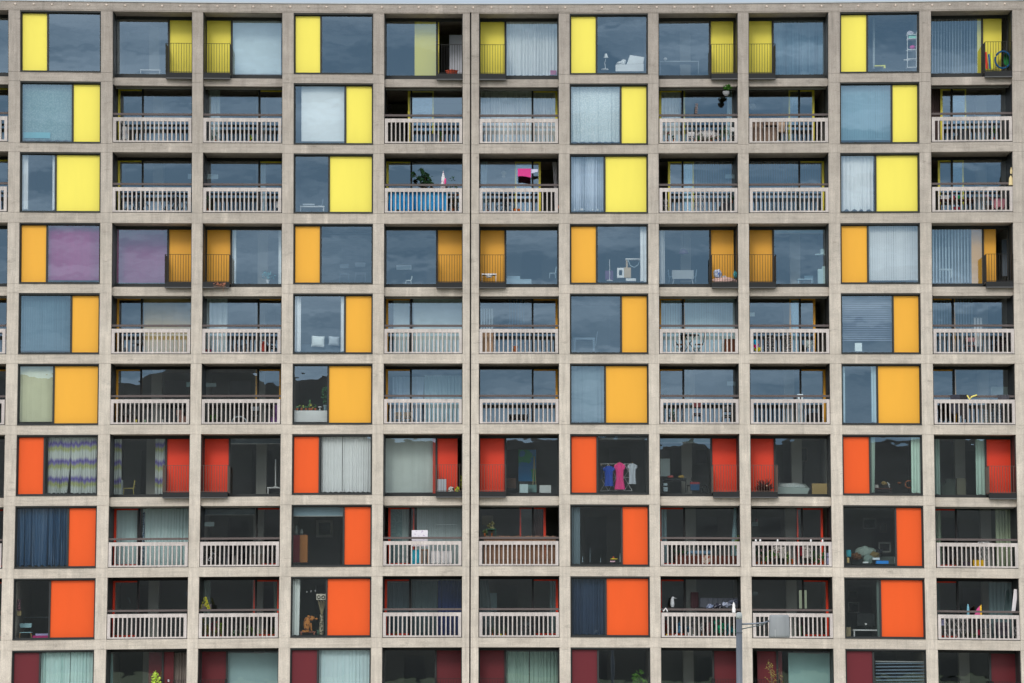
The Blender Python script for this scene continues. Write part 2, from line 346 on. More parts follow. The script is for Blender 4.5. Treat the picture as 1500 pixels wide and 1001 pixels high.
JS = {(0, 4): 34, (0, 10): 7.5, (3, 10): 17, (6, 4): 6, (9, 1): 21, (9, 8): 8, (3, 7): 2, (0, 7): 2, (3, 2): 1}    # how far a panel is slid behind its pane
BO = {(1, 4): 32, (1, 8): 14, (1, 10): 20, (1, 7): 2.5, (2, 5): 25, (2, 7): 15.5, (2, 10): 16, (4, 8): 14, (7, 4): 4.5, (7, 5): 18, (7, 8): 6,
      (8, 2): 2.5, (5, 2): 2.5, (4, 10): 2, (5, 10): 2, (4, 7): 1.5, (5, 8): 0, (2, 8): 0}
for (r, ci), b in BAY.items():
    c = ci - 1
    pf = mat(PAN[r][0], .42, .03, (2.5, 2.5, .5), spec=.35); pj = mat(PAN[r][1], .42, .03, (2.5, 2.5, .5), spec=.35)
    g = b.dg; X0, X1, Z0, Z1 = b.X0, b.X1, b.Z0, b.Z1; k = b.w / 117
    # rooms behind
    fl = MB(); fl.box(X0 + .01, X1 - .01, (1.75 if b.t != 'F' else .4), 6.9, Z1 - .005 + (0.02), Z1 + .03)
    fl.build('room_floor', FLOORC, bld)
    wl = MB(); zt = Z0 + .05; zb = Z1 - .02
    du = 62 if (b.r + b.c) % 2 else 26        # doorway in the partition
    xa, xb = b.wx(du), b.wx(du + 32)
    wl.box(X0 - .02, xa, 4.6, 4.7, zb, zt); wl.box(xb, X1 + .02, 4.6, 4.7, zb, zt); wl.box(xa, xb, 4.6, 4.7, zb + 2.02, zt)
    if b.t != 'F' and c in (1, 2, 7, 8, 10):
        s0 = {1: 60, 2: 78, 7: 37, 8: 50, 10: 66}[c] if b.t == 'B' else {1: 54, 2: 81, 7: 32, 8: 60, 10: 30}[c]
        rp = MB(); rp.box(b.x(s0, 3.2), b.x(s0 + 15, 3.2), 3.2, 3.6, zb, zt); rp.build('room_pillar', PILLC, bld)
    wl.build('room_partition', WALLC, bld)
    if b.t == 'F':
        f = MB()
        T0, T1, TB = .030, .055, .085
        def ring(mb, x0, x1, z0, z1, l, rr, t, bo, ya, yb):
            mb.box(x0, x0 + l, ya, yb, z0, z1); mb.box(x1 - rr, x1, ya, yb, z0, z1)
            mb.box(x0 + l, x1 - rr, ya, yb, z1 - t, z1); mb.box(x0 + l, x1 - rr, ya, yb, z0, z0 + bo)
        ring(f, X0 + .003, X1 - .003, Z1 + .003, Z0 - .003, .028, .028, .05, .05, .035, .34)
        xi0, xi1, zi0, zi1 = X0 + .031, X1 - .031, Z1 + .053, Z0 - .053
        ring(f, xi0, xi1, zi0, zi1, .03, .03, .035, .03, .17, .26)
        mu = {0: 39, 1: 74.8, 2: 50.8}[r % 3] * k
        xm0, xm1 = b.x(mu, .17), b.x(mu + 2.6, .17)
        f.box(xm0, xm1, .17, .26, zi0 + .03, zi1 - .035)
        win = f.build('flush_window', DARK, bld)
        sm = MB(); sm.box(X0 + .01, X1 - .01, -.03, .034, Z1 + .0, Z1 + .03); sm.build('sill', DARK, win)
        pa = MB(); gl = MB(); zp0, zp1 = zi0 + .032, zi1 - .037
        if r % 3 == 0: (p0, p1), (g0, g1) = (xi0 + .032, xm0 - .002), (xm1 + .002, xi1 - .032)
        else: (g0, g1), (p0, p1) = (xi0 + .032, xm0 - .002), (xm1 + .002, xi1 - .032)
        pa.box(p0, p1, .222, .25, zp0, zp1); pa.build('ventilation_panel', pf, win, label=PNAME[r] + ' panel')
        tiltq(gl, g0, g1, .23, zp0, zp1); gl.build('pane', GLASS, win)
        # dark reveal board closing the room edge beside panel
        continue
    if b.t == 'J':
        f = MB(); zs = b.z(b.h - 3.6, g)      # sill line seen above the beam
        zf = b.Z1 - .01
        f.box(X0 + .003, X0 + .03, .12, g, zf, Z0 + .006); f.box(X1 - .03, X1 - .003, .12, g, zf, Z0 + .006)
        f.box(X0 + .003, X1 - .003, g + .002, g + .09, Z0 - .11, Z0 + .008)
        f.box(X0 + .003, X1 - .003, g - .03, g + .09, zf, zs)
        f.box(X0 + .004, X0 + .05, g + .002, g + .09, zs, Z0 - .11); f.box(X1 - .05, X1 - .004, g + .002, g + .09, zs, Z0 - .11)
        mu = (37.4 if b.left else b.w - 40.2)
        xm0, xm1 = b.wx(mu), b.wx(mu + 2.8); f.box(xm0, xm1, g - .01, g + .05, zs, Z0 - .11)
        win = f.build('recessed_window', DARK, bld)
        gl = MB(); pa = MB(); sl = JS.get((r, c), 0) * .0255
        if b.left: p0, p1, g0, g1 = X0 + .05, xm0 + .02, xm1, X1 - .05
        else: p0, p1, g0, g1 = xm1 - .02, X1 - .05, X0 + .05, xm0
        tiltq(gl, g0, g1, g + .03, zs, Z0 - .11); gl.build('pane', GLASS, win)
        if c >= 0 or True:
            s_ = sl if b.left else -sl
            pa.box(p0 + s_, p1 + s_, g + .055 , g + .085, zs + .01, Z0 - .12)
            pa.build('sliding_panel', pj, win, label=PNAME[r] + ' sliding panel')
        # small steel balcony
        jb = MB(); rl = MB()
        e0, e1 = (0.6, 39.5) if b.left else (78 * k, b.w - .6)
        xa, xb = b.wx(e0), b.wx(e1)
        zt_, zb_ = b.z(b.h - 6.6, .0), b.z(b.h + 2.3, .0)
        jb.box(xa, xb, .0, .245, zb_ + .035, zt_)
        jb.box(xa + .01, xb - .01, .25, g - .04, zt_ - .06, zt_ - .005)
        j = jb.build('steel_balcony', mat('#1c1e1f', .6, .05), bld)
        lp = MB(); lp.box(xa - .005, xb + .005, -.012, .20, zb_, zb_ + .033); lp.build('balcony_lip', LIP, j)
        zr = b.z(45.5, .0)
        n = max(6, int(round((xb - xa) / .098)))
        rl.box(xa, xb, .0, .035, zr - .012, zr); rl.box(xa, xb, .002, .03, zt_ + .02, zt_ + .035)
        for i in range(n + 1):
            x = xa + (xb - xa) * i / n; rl.box(x - .0065, x + .0065, .005, .03, zt_ + .002, zr - .012)
        xs = xb if b.left else xa
        rl.box(xs - .008, xs + .008, .036, g - .04, zr - .012, zr)
        for i in range(1, 10): rl.box(xs - .006, xs + .006, .036 + i * .098, .062 + i * .098, zt_ + .002, zr - .012)
        rl.build('railing', mat('#1d1c1a', .6, .05) if r != 6 else mat('#5b5048', .6, .05), j)
        continue
    # deep balcony
    f = MB(); zf = Z1 + .02
    ZG = b.z({1: 7.0, 4: 4.6, 7: 3.6}.get(r, 0), g) if r % 3 == 1 else Z0 - .10
    ZH = ZG + .07 if r % 3 == 1 else Z0 + .008
    f.box(X0 + .003, X0 + .03, .12, g, zf, Z0 + .006); f.box(X1 - .03, X1 - .003, .12, g, zf, Z0 + .006)
    f.box(X0 + .003, X1 - .003, g, g + .14, ZG, ZH)
    f.box(X0 + .003, X1 - .003, g, g + .14, zf, zf + .08)
    f.box(X0 + .004, X0 + .03, g, g + .14, zf + .08, ZG); f.box(X1 - .03, X1 - .004, g, g + .14, zf + .08, ZG)
    mu = 36.8 if not b.left else b.w - 39.6
    xm0, xm1 = b.wx(mu), b.wx(mu + 2.8); f.box(xm0, xm1, g - .005, g + .06, zf + .08, ZG)
    win = f.build('balcony_window', BLACK, bld)
    gl = MB(); d0, d1, g0, g1 = (X0 + .03, xm0, xm1, X1 - .03) if not b.left else (xm1, X1 - .03, X0 + .03, xm0)
    tiltq(gl, g0, g1, g + .03, zf + .08, ZG); gl.build('pane', GLASS, win)
    o = BO.get((r, c), 0) * .0255 * (-1 if b.left else 1)
    dl = MB(); y0, y1 = g + .07, g + .11
    a0, a1 = d0 + o - (.07 if b.left else 0), d1 + o + (0 if b.left else .07)
    ws, wt = .085, .055
    la, lb = (a0, a0 + ws) if not b.left else (a1 - ws, a1)      # leading stile
    ta, tb = (a1 - wt, a1) if not b.left else (a0, a0 + wt)
    dl.box(la, lb, y0, y1, zf + .085, ZG - .005); dl.box(ta, tb, y0, y1, zf + .085, ZG - .005)
    ia, ib = (lb, ta) if not b.left else (tb, la)
    dl.box(ia, ib, y0, y1, ZG - .06, ZG - .005); dl.box(ia, ib, y0, y1, zf + .085, zf + .14)
    dr = dl.build('sliding_door', pj, win, label=PNAME[r] + ' edged sliding door')
    g2 = MB(); tiltq(g2, ia, ib, y0 + .02, zf + .14, ZG - .06); g2.build('door_pane', GLASS, win)
    # precast balustrade with slots, and the timber rail above it
    bl = MB(); yb = b.h
    X = lambda u: b.wx(u)
    za, zb, zc_, zd = b.wz(yb - 37), b.wz(yb - 31.6), b.wz(yb - 3.3), b.wz(yb - 1.1)
    jit = random.uniform(-.3, .3) + (750 - (b.x0 + 58)) * -.0008
    u0, u1 = 1.0 + jit, b.w - 1.0 + jit
    y0, y1 = .0, .09
    bl.box(X(u0), X(u1), y0, y1, zb, za); bl.box(X(u0), X(u1), y0, y1, zd, zc_)
    bl.box(X(u0), X(u0 + 4.4), y0, y1, zc_, zb); bl.box(X(u1 - 4.4), X(u1), y0, y1, zc_, zb)
    sp = (u1 - u0 - 8.8 + 2.1) / 17
    for i in range(1, 17):
        x = u0 + 4.4 + i * sp - 1.95 + random.uniform(-.12, .12); bl.box(X(x), X(x + 1.8), y0 + .004, y1 - .004, zc_, zb)
    ba = bl.build('balustrade', PRECAST, bld)
    hr = MB(); hr.box(X(.2), X(b.w - .2), .10, .20, b.z(yb - 40.2, .1), b.z(yb - 43.2, .1))
    hr.build('handrail', RAILW, ba)
    fo = MB(); fo.box(X(.6), X(b.w - .6), .03, .30, b.Z1 + .0015, zd + .001); fo.build('shadow_gap_strip', BLACK, ba)

# ------------------------------------------------------------------ the things in and on the flats
LABELS = set()
def lab(desc, b):
    d = '%s, %s' % (desc, b.where())
    if d in LABELS or len(d.split()) > 16: print('BADLABEL', len(d.split()), d)
    LABELS.add(d); return d
def asmat(m): return mat(m, gain=1.3) if isinstance(m, str) else m
def pale(m): return mat(m, .85, .05, gain=1.4) if isinstance(m, str) and min(lin(m)[:3]) > .06 else m   # cloth colour lifted to make up for weak light in the recesses
def thing(b, name, cat, desc, parts, group=None):
    """parts: [(part name, MB, colour or material, [sub parts])]"""
    lo = [1e9] * 3; hi = [-1e9] * 3
    def scan(ps):
        for p in ps:
            for v in p[1].v:
                for i in range(3): lo[i] = min(lo[i], v[i]); hi[i] = max(hi[i], v[i])
            if len(p) > 3: scan(p[3])
    scan(parts)
    bx, bz = bow((lo[0] + hi[0]) / 2, lo[2]); base = (bx, (lo[1] + hi[1]) / 2, bz)
    if len(parts) == 1:
        o = parts[0][1].build(name, asmat(parts[0][2]), origin=base); o.location = base
        subs = parts[0][3] if len(parts[0]) > 3 else []
        for q in subs: q[1].build(q[0], asmat(q[2]), o, origin=base)
    else:
        o = bpy.data.objects.new(name, None); COL.objects.link(o); o.location = base; o.empty_display_size = .2
        for p in parts:
            h = p[1].build(p[0], asmat(p[2]), o, origin=base)
            for q in (p[3] if len(p) > 3 else []): q[1].build(q[0], asmat(q[2]), h, origin=base)
    return tag(o, lab(desc, b), cat, group)
GC = 'curtains and blinds in the windows'
def dcur(b): return {'F': .42, 'J': 1.27, 'B': 1.75}[b.t]
def uq(b, z): return (z - b.zx) / 4.55
def vq(b, z): return (z - b.zy) / 4.55
def pane(b):
    k = b.w / 117
    if b.t == 'F': return {0: (40, 117), 1: (1, 77), 2: (1, 53)}[b.r % 3][0] * k, {0: 116, 1: 76, 2: 52.5}[b.r % 3] * k
    if b.t == 'J': return (39, b.w - 1) if b.left else (1, 80)
    return 1, b.w - 1
def cloth(mb, b, fu0, fu1, v0, v1, d, fold=4.5, amp=.035, seed=0, nv=10, hem=0.0):
    """hanging cloth with folds; fu0/fu1 are functions of t (0 top .. 1 hem) giving its edges"""
    rd = random.Random(seed); W = abs(fu1(0) - fu0(0)); n = max(6, int(W / fold * 5)); th = .012
    ph = [0]; 
    for i in range(n): ph.append(ph[-1] + 2 * math.pi / 5 * rd.uniform(.4, 1.7))
    am = [amp * (.25 + 2.2 * abs(mnoise.noise(Vector((i * .13, seed * 3.1, 0))))) for i in range(n + 1)]
    for side in (0, 1):
        n0 = len(mb.v)
        for j in range(nv + 1):
            t = j / nv; a, c = fu0(t), fu1(t); v = v0 + (v1 - v0) * t
            for i in range(n + 1):
                u = a + (c - a) * i / n
                y = d + am[i] * math.sin(ph[i] + .5 * math.sin(t * 2 + seed + i * .05)) * (.55 + .45 * t) + side * th
                vv = v + (hem * math.sin(ph[i] * .5 + seed) if j == nv else 0)
                mb.v.append((b.x(u, d), y, b.z(vv, d)))
        for j in range(nv):
            for i in range(n):
                q = n0 + j * (n + 1) + i
                mb.f.append((q, q + n + 1, q + n + 2, q + 1) if side == 0 else (q, q + 1, q + n + 2, q + n + 1))
    return mb
def curtain(r, c, desc, m='#e9ece9', z0=None, z1=None, top=None, bot=None, fold=4.5, amp=.035, gather=None, hem=.5, name='curtain', dd=0):
    b = B(r, c); p0, p1 = pane(b)
    u0 = p0 if z0 is None else uq(b, z0); u1 = p1 if z1 is None else uq(b, z1)
    v0 = (2 if b.t == 'F' else (6 if b.r % 3 != 1 else 3)) if top is None else vq(b, top); v1 = (b.h - 4 if b.t != 'B' else b.h + 1) if bot is None else vq(b, bot)
    if gather:                                # (relative widths top, middle, hem; side it is drawn to -1 / +1)
        ws, sd = gather
        def wd(t): return ws[0] + (ws[1] - ws[0]) * min(1, t * 2) if t < .5 else ws[1] + (ws[2] - ws[1]) * (t - .5) * 2
        if sd < 0: f0 = lambda t: u0; f1 = lambda t: u0 + (u1 - u0) * wd(t)
        else: f1 = lambda t: u1; f0 = lambda t: u1 - (u1 - u0) * wd(t)
    else: f0 = lambda t: u0; f1 = lambda t: u1
    mb = cloth(MB(), b, f0, f1, v0, v1, dcur(b) + dd, fold, amp, r * 13 + c + (z0 or 0), 12, hem)
    rod = MB(); d = dcur(b) + dd; rod.tube([b.p(u0 - 1, v0 + .1, d), b.p(u1 + 1, v0 + .1, d)], .014)
    return thing(b, name, 'curtain', desc, [('cloth', mb, pale(m)), ('curtain_rod', rod, '#6e6e6a')], GC)
def vblind(r, c, desc, m='#e2e6e6', z0=None, z1=None, top=None, bot=None, ang=None, pitch=3.4):
    b = B(r, c); p0, p1 = pane(b)
    u0 = p0 if z0 is None else uq(b, z0); u1 = p1 if z1 is None else uq(b, z1)
    v0 = (2.5 if b.t == 'F' else (6 if b.r % 3 != 1 else 3)) if top is None else vq(b, top); v1 = (b.h - 5 if b.t != 'B' else b.h) if bot is None else vq(b, bot)
    ang = R(40) if ang is None else max(ang, R(24)); d = dcur(b); mb = MB(); n = max(1, int((u1 - u0) / pitch)); rd = random.Random(r * 7 + c)
    for i in range(n):
        x = b.x(u0 + (i + .5) * (u1 - u0) / n, d); a = ang + rd.uniform(-.07, .07); hx, hy = .047 * math.cos(a), .047 * math.sin(a)
        z0_, z1_ = b.z(v1, d), b.z(v0, d); nx, ny = .002 * math.sin(a), -.002 * math.cos(a)
        A = (x - hx, d - hy); C = (x + hx, d + hy)
        mb.hexa([(A[0] + nx, A[1] + ny, z0_), (C[0] + nx, C[1] + ny, z0_), (C[0] + nx, C[1] + ny, z1_), (A[0] + nx, A[1] + ny, z1_),
                 (A[0] - nx, A[1] - ny, z0_), (C[0] - nx, C[1] - ny, z0_), (C[0] - nx, C[1] - ny, z1_), (A[0] - nx, A[1] - ny, z1_)])
    hd = MB(); b.box(hd, u0, u1, v0 - 1.2, v0, d - .03, d + .03)
    return thing(b, 'vertical_blind', 'blind', desc, [('slats', mb, pale(m)), ('head_rail', hd, '#8b8d8c')], GC)
def hblind(r, c, desc, m='#9ca2a6', z0=None, z1=None, top=None, bot=None, pitch=2.3, ang=35, tilt=0):
    b = B(r, c); p0, p1 = pane(b)
    u0 = p0 if z0 is None else uq(b, z0); u1 = p1 if z1 is None else uq(b, z1)
    v0 = 3 if top is None else vq(b, top); v1 = (b.h - 5) if bot is None else vq(b, bot); d = dcur(b); mb = MB()
    n = int((v1 - v0) / pitch); a = R(ang); h = .026
    x0, x1 = b.x(u0 + 1, d), b.x(u1 - 1, d)
    for i in range(n):
        z = b.z(v0 + (i + .5) * (v1 - v0) / n, d); dz, dy = h * math.sin(a), h * math.cos(a); t = tilt * (x1 - x0)
        mb.hexa([(x0, d - dy, z - dz), (x1, d - dy, z - dz + t), (x1, d - dy, z - dz + .003 + t), (x0, d - dy, z - dz + .003),
                 (x0, d + dy, z + dz), (x1, d + dy, z + dz + t), (x1, d + dy, z + dz + .003 + t), (x0, d + dy, z + dz + .003)])
    hd = MB(); b.box(hd, u0 + 1, u1 - 1, v0 - 1.5, v0, d - .03, d + .03)
    return thing(b, 'venetian_blind', 'blind', desc, [('slats', mb, pale(m)), ('head_rail', hd, '#8b8d8c')], GC)
def roller(r, c, desc, m='#dfe5e6', z0=None, z1=None, top=None, bot=None):
    b = B(r, c); p0, p1 = pane(b)
    u0 = p0 if z0 is None else uq(b, z0); u1 = p1 if z1 is None else uq(b, z1)
    v0 = (3 if b.t == 'F' else (7 if b.r % 3 != 1 else 4)) if top is None else vq(b, top); v1 = (b.h - 5) if bot is None else vq(b, bot); d = dcur(b)
    mb = MB(); n0 = 8
    for i in range(n0):                       # a cloth that bellies very slightly
        a0, a1 = u0 + 1 + (u1 - u0 - 2) * i / n0, u0 + 1 + (u1 - u0 - 2) * (i + 1) / n0
        y0, y1 = d + .01 * math.sin(i * 1.1 + r), d + .01 * math.sin((i + 1) * 1.1 + r)
        xa, xb, za, zb = b.x(a0, d), b.x(a1, d), b.z(v1, d), b.z(v0, d)
        mb.hexa([(xa, y0, za), (xb, y1, za), (xb, y1, zb), (xa, y0, zb), (xa, y0 + .004, za), (xb, y1 + .004, za), (xb, y1 + .004, zb), (xa, y0 + .004, zb)])
    tb = MB(); tb.tube([b.p(u0 + .6, v0, d + .03), b.p(u1 - .6, v0, d + .03)], .03, 8)
    bar = MB(); b.box(bar, u0 + 1, u1 - 1, v1 - .2, v1 + .8, d - .012, d + .018)
    return thing(b, 'roller_blind', 'blind', desc, [('blind_cloth', mb, pale(m)), ('roller_tube', tb, '#8b8d8c'), ('bottom_bar', bar, '#9a9c9b')], GC)

# --- generic furniture, all in crop coordinates -----------------------------------------
def ind(b, back=.9): return b.dg + back       # depth just inside the room
BAL = .75                                     # depth on a balcony
def obj1(r, c, name, cat, desc, boxes, m, d=None, dep=.3, group=None, extra=[]):
    b = B(r, c); d = (ind(b) if b.t == 'F' or b.t == 'J' else BAL) if d is None else d
    mb = MB()
    for q in boxes: b.qbox(mb, q[0], q[1], q[2], q[3], d + (q[4] if len(q) > 4 else 0), d + (q[4] if len(q) > 4 else 0) + (q[5] if len(q) > 5 else dep))
    return thing(b, name, cat, desc, [('body', mb, m)] + [(nm, f(b, d), mm) for nm, f, mm in extra], group)
def qb(*rects, dep=.3, off=0):                # part made of boxes: off moves it back
    def f(b, d):
        mb = MB()
        for q in rects: b.qbox(mb, q[0], q[1], q[2], q[3], d + off, d + off + dep)
        return mb
    return f
def table(r, c, desc, x0, y0, x1, y1, m='#dcdcd6', leg='#dcdcd6', d=None, th=6, lw=4, dep=.6, splay=0, name='table', cat='table'):
    b = B(r, c); d = (ind(b) if b.t != 'B' else BAL) if d is None else d
    top = MB(); b.qbox(top, x0, y0, x1, y0 + th, d, d + dep); parts = [('table_top', top, m)]
    for xx in (x0 + 2 + splay, x1 - 2 - lw - splay):
        for o in (.02, dep - .07):
            l = MB(); s = splay if xx < (x0 + x1) / 2 else -splay
            l.tube([b.q(xx + lw / 2 , y0 + th, d + o + .02), b.q(xx + lw / 2 - s, y1, d + o + .02)], lw / 4.55 / 39 / 2 + .004, 6); parts.append(('leg', l, leg))
    return thing(b, name, cat, desc, parts)
def chair(r, c, desc, x0, y0, x1, y1, m='#c8cfd0', leg='#b58a57', d=None, back=1, dep=.42):
    """x0..x1 wide, y0 top of the back, y1 floor; back 0 = back rest on the left side, 1 right, 2 faces us"""
    b = B(r, c); d = (ind(b) if b.t != 'B' else BAL) if d is None else d
    ys = y0 + (y1 - y0) * .52; th = 5; parts = []
    st_ = MB(); b.qbox(st_, x0, ys, x1, ys + th, d, d + dep); parts.append(('seat', st_, m))
    bk = MB()
    if back == 2:
        bk.hexa([b.q(x0 + 2, y0 + 28, d + dep - .05), b.q(x1 - 2, y0 + 28, d + dep - .05), b.q(x1 + 1, y0, d + dep + .02), b.q(x0 - 1, y0, d + dep + .02),
                 b.q(x0 + 2, y0 + 28, d + dep), b.q(x1 - 2, y0 + 28, d + dep), b.q(x1 + 1, y0, d + dep + .06), b.q(x0 - 1, y0, d + dep + .06)])
    else:
        xa, xb = (x0, x0 - 6) if back == 0 else (x1, x1 + 6)
        bk.tube([b.q(xa, ys, d + .03), b.q(xb, y0, d + .03)], .018); bk.tube([b.q(xa, ys, d + dep - .03), b.q(xb, y0, d + dep - .03)], .018)
        for t in (.15, .5, .85):
            q = b.q(xa + (xb - xa) * t, ys + (y0 - ys) * t, d); bk.tube([(q[0], d + .03, q[2]), (q[0], d + dep - .03, q[2])], .022)
    parts.append(('backrest', bk, m))
    for xx, o in ((x0 + 3, .03), (x1 - 3, .03), (x0 + 3, dep - .04), (x1 - 3, dep - .04)):
        l = MB(); s = -4 if xx < (x0 + x1) / 2 else 4; l.tube([b.q(xx, ys + th, d + o), b.q(xx + s, y1, d + o)], .016, 6, .011); parts.append(('leg', l, leg))
    return thing(b, 'chair', 'chair', desc, parts)
def plant(r, c, desc, x, y0, y1, rx, pot='#a4562f', leaf='#3f6a2c', d=None, potw=11, poth=16, n=60, size=.055, name='potted_plant', seed=None, flower=None, bare=False):
    b = B(r, c); d = (ind(b) if b.t != 'B' else BAL) if d is None else d; k = 1 / 4.55 / 39
    base = Vector(b.q(x, y1, d)); pr = potw * k / 2 * 1.0; ph = poth * k; parts = []
    pt = MB(); pt.lathe(base, [(pr * .72, 0), (pr * .95, ph * .8), (pr * 1.1, ph * .82), (pr * 1.1, ph), (pr * .9, ph), (pr * .8, ph * .9)], 12); parts.append(('pot', pt, pot))
    top = Vector(b.q(x, y0, d)); cz = (base.z + ph + top.z) / 2; ry = max(.05, (top.z - base.z - ph) / 2)
    stem = MB(); stem.tube([base + Vector((0, 0, ph * .8)), Vector((base.x, d, cz))], .012, 5); parts.append(('stem', stem, '#5b4a30'))
    lf = MB(); lf.leaves((base.x, d, cz), (rx * k, min(.3, rx * k), ry), n, size, seed if seed is not None else r * 31 + c * 7 + int(x)); parts.append(('foliage', lf, mat(leaf, .6, .35, (6, 6, 6), gain=1.7)))
    if flower:
        fl = MB(); fl.leaves((base.x, d - .06, cz + ry * .4), (rx * k * .9, .1, ry * .7), 12, size * .9, 5); parts.append(('flowers', fl, flower))
    return thing(b, name, 'plant', desc, parts, 'potted plants')
def drape(r, c, desc, x0, y0, x1, y1, m, d, name='towel', cat='towel', fold=6, amp=.03, lean=0, group=None, hem=1.0):
    b = B(r, c); u0, u1 = uq(b, x0), uq(b, x1)
    mb = cloth(MB(), b, lambda t: u0 + lean * t, lambda t: u1 + lean * t, vq(b, y0), vq(b, y1), d, fold, amp, int(x0) + r, 8, hem)
    return thing(b, name, cat, desc, [('cloth', mb, m)], group)
def pot(r, c, desc, x, y0, y1, w_, m, d=None, name='flower_pot', cat='pot', prof=None, seg=14):
    b = B(r, c); d = (ind(b) if b.t != 'B' else BAL) if d is None else d; base = Vector(b.q(x, y1, d)); h = b.q(x, y0, d)[2] - base.z; k = w_ / 4.55 / 39 / 2
    prof = prof or [(.7, 0), (.95, .8), (1.08, .82), (1.08, 1), (.85, 1), (.8, .85)]
    mb = MB(); mb.lathe(base, [(p * k, q * h) for p, q in prof], seg); return thing(b, name, cat, desc, [('body', mb, m)])
def bike(r, c, desc, x0, x1, y1, m='#2b2d30', d=.8, frame='#b9bcbd'):
    b = B(r, c); R_ = (x1 - x0) * .29; yc = y1 - R_; xa, xb = x0 + R_, x1 - R_; parts = []
    for xx in (xa, xb):
        wl = MB(); wl.tube([b.q(xx + R_ * math.cos(t * math.pi / 12), yc + R_ * math.sin(t * math.pi / 12), d) for t in range(25)], .018, 6)
        for t in range(6): wl.tube([b.q(xx, yc, d), b.q(xx + R_ * math.cos(t * math.pi / 3), yc + R_ * math.sin(t * math.pi / 3), d)], .003, 4)
        parts.append(('wheel', wl, m))
    fr = MB(); mx = (xa + xb) / 2
    P = lambda x, y, o=0: b.q(x, y, d + o)
    fr.tube([P(xa, yc), P(mx - 4, yc + 4), P(xb - 8, yc - R_ * 1.3)], .016); fr.tube([P(xa, yc), P(xa + R_ * .9, yc - R_ * 1.2), P(xb - 8, yc - R_ * 1.3), P(xb, yc)], .014); fr.tube([P(mx - 4, yc + 4), P(xa + R_ * .8, yc - R_ * 1.6)], .016)
    parts.append(('frame', fr, frame))
    hb = MB(); hb.tube([P(xb - 9, yc - R_ * 1.3), P(xb - 11, yc - R_ * 1.8)], .014); hb.tube([P(xb - 11, yc - R_ * 1.8, -.25), P(xb - 11, yc - R_ * 1.8, .25)], .012); parts.append(('handlebar', hb, '#2a2a2a'))
    sd_ = MB(); q = P(xa + R_ * .8, yc - R_ * 1.65); sd_.ball(q, .12, .06, .03, 8); parts.append(('saddle', sd_, '#1d1d1d'))
    return thing(b, 'bicycle', 'bicycle', desc, parts)
def airer(r, c, desc, x0, y0, x1, y1, d, m='#dfe2e2', cols=5):
    b = B(r, c); mb = MB(); P = lambda x, y, o=0: b.q(x, y, d + o)
    n = cols; sx = (x1 - x0) / n; ym = (y0 + y1) / 2
    for i in range(n):
        a = x0 + i * sx
        mb.tube([P(a, y0), P(a + sx, ym), P(a, y1)], .008, 5); mb.tube([P(a + sx, y0, .02), P(a, ym, .02), P(a + sx, y1, .02)], .008, 5)
    for y in (y0, ym, y1): mb.tube([P(x0, y, .03), P(x1, y, .03)], .007, 5)
    return thing(b, 'clothes_airer', 'drying rack', desc, [('wire_frame', mb, m)])
def garment(r, c, desc, x0, y0, x1, y1, m, d, dress=False):
    """shirt or dress on a hanger: shoulders, sleeves, body"""
    b = B(r, c); mx = (x0 + x1) / 2; w_ = x1 - x0; bd = MB()
    prof = [(.12, 0), (.5, .10), (.5, .22), (.36, .30), (.34, .6), (.40 if not dress else .5, 1)]
    n0 = []
    for side in (0, 1):
        start = len(bd.v); nn = 9
        for i, (h, t) in enumerate(prof):
            for j in range(nn):
                s = j / (nn - 1) * 2 - 1; x = mx + s * h * w_; y = y0 + (y1 - y0) * t
                bd.v.append(b.q(x, y, d + (.05 if side else -.05) * (1 - s * s) + .02 * math.sin(j * 2.3 + i * .3)))
        n0.append(start)
        for i in range(len(prof) - 1):
            for j in range(nn - 1):
                q = start + i * nn + j; bd.f.append((q, q + nn, q + nn + 1, q + 1) if not side else (q, q + 1, q + nn + 1, q + nn))
    hg = MB(); hg.tube([b.q(mx - w_ * .4, y0 + 14, d), b.q(mx, y0, d), b.q(mx + w_ * .4, y0 + 14, d)], .01); hg.tube([b.q(mx, y0, d), b.q(mx, y0 - 7, d), b.q(mx + 3, y0 - 10, d)], .006, 5)
    return thing(b, 'garment', 'clothing', desc, [('cloth', bd, m), ('hanger', hg, '#b98f52')], 'garments hung to dry')
def frame_pic(r, c, desc, x0, y0, x1, y1, m='#a9a9a2', inner='#24292a', d=None, w_=6):
    b = B(r, c); d = 4.5 if d is None else d; fr = MB(); b.qbox(fr, x0, y0, x1, y0 + w_, d, d + .04); b.qbox(fr, x0, y1 - w_, x1, y1, d, d + .04); b.qbox(fr, x0, y0 + w_, x0 + w_, y1 - w_, d, d + .04); b.qbox(fr, x1 - w_, y0 + w_, x1, y1 - w_, d, d + .04)
    pc = MB(); b.qbox(pc, x0 + w_, y0 + w_, x1 - w_, y1 - w_, d + .02, d + .035)
    return thing(b, 'framed_picture', 'picture', desc, [('frame', fr, m), ('picture_sheet', pc, inner)])
def sheet(r, c, desc, x0, y0, x1, y1, m='#dfe3e2', name='paper_notice', cat='paper'):
    b = B(r, c); mb = MB(); b.qbox(mb, x0, y0, x1, y1, b.dg + .10, b.dg + .104); return thing(b, name, cat, desc, [('sheet', mb, m)], 'plain notices taped inside windows')
WHT = '#e9ebe7'; W2 = '#d2d6d2'
DAYL, _nt = newmat('daylit_far_glass'); _e = N(_nt, 'ShaderNodeEmission', i_Strength=.42); _e.inputs[0].default_value = (.75, .85, .6, 1); _o = N(_nt, 'ShaderNodeOutputMaterial'); _nt.links.new(_e.outputs[0], _o.inputs[0])
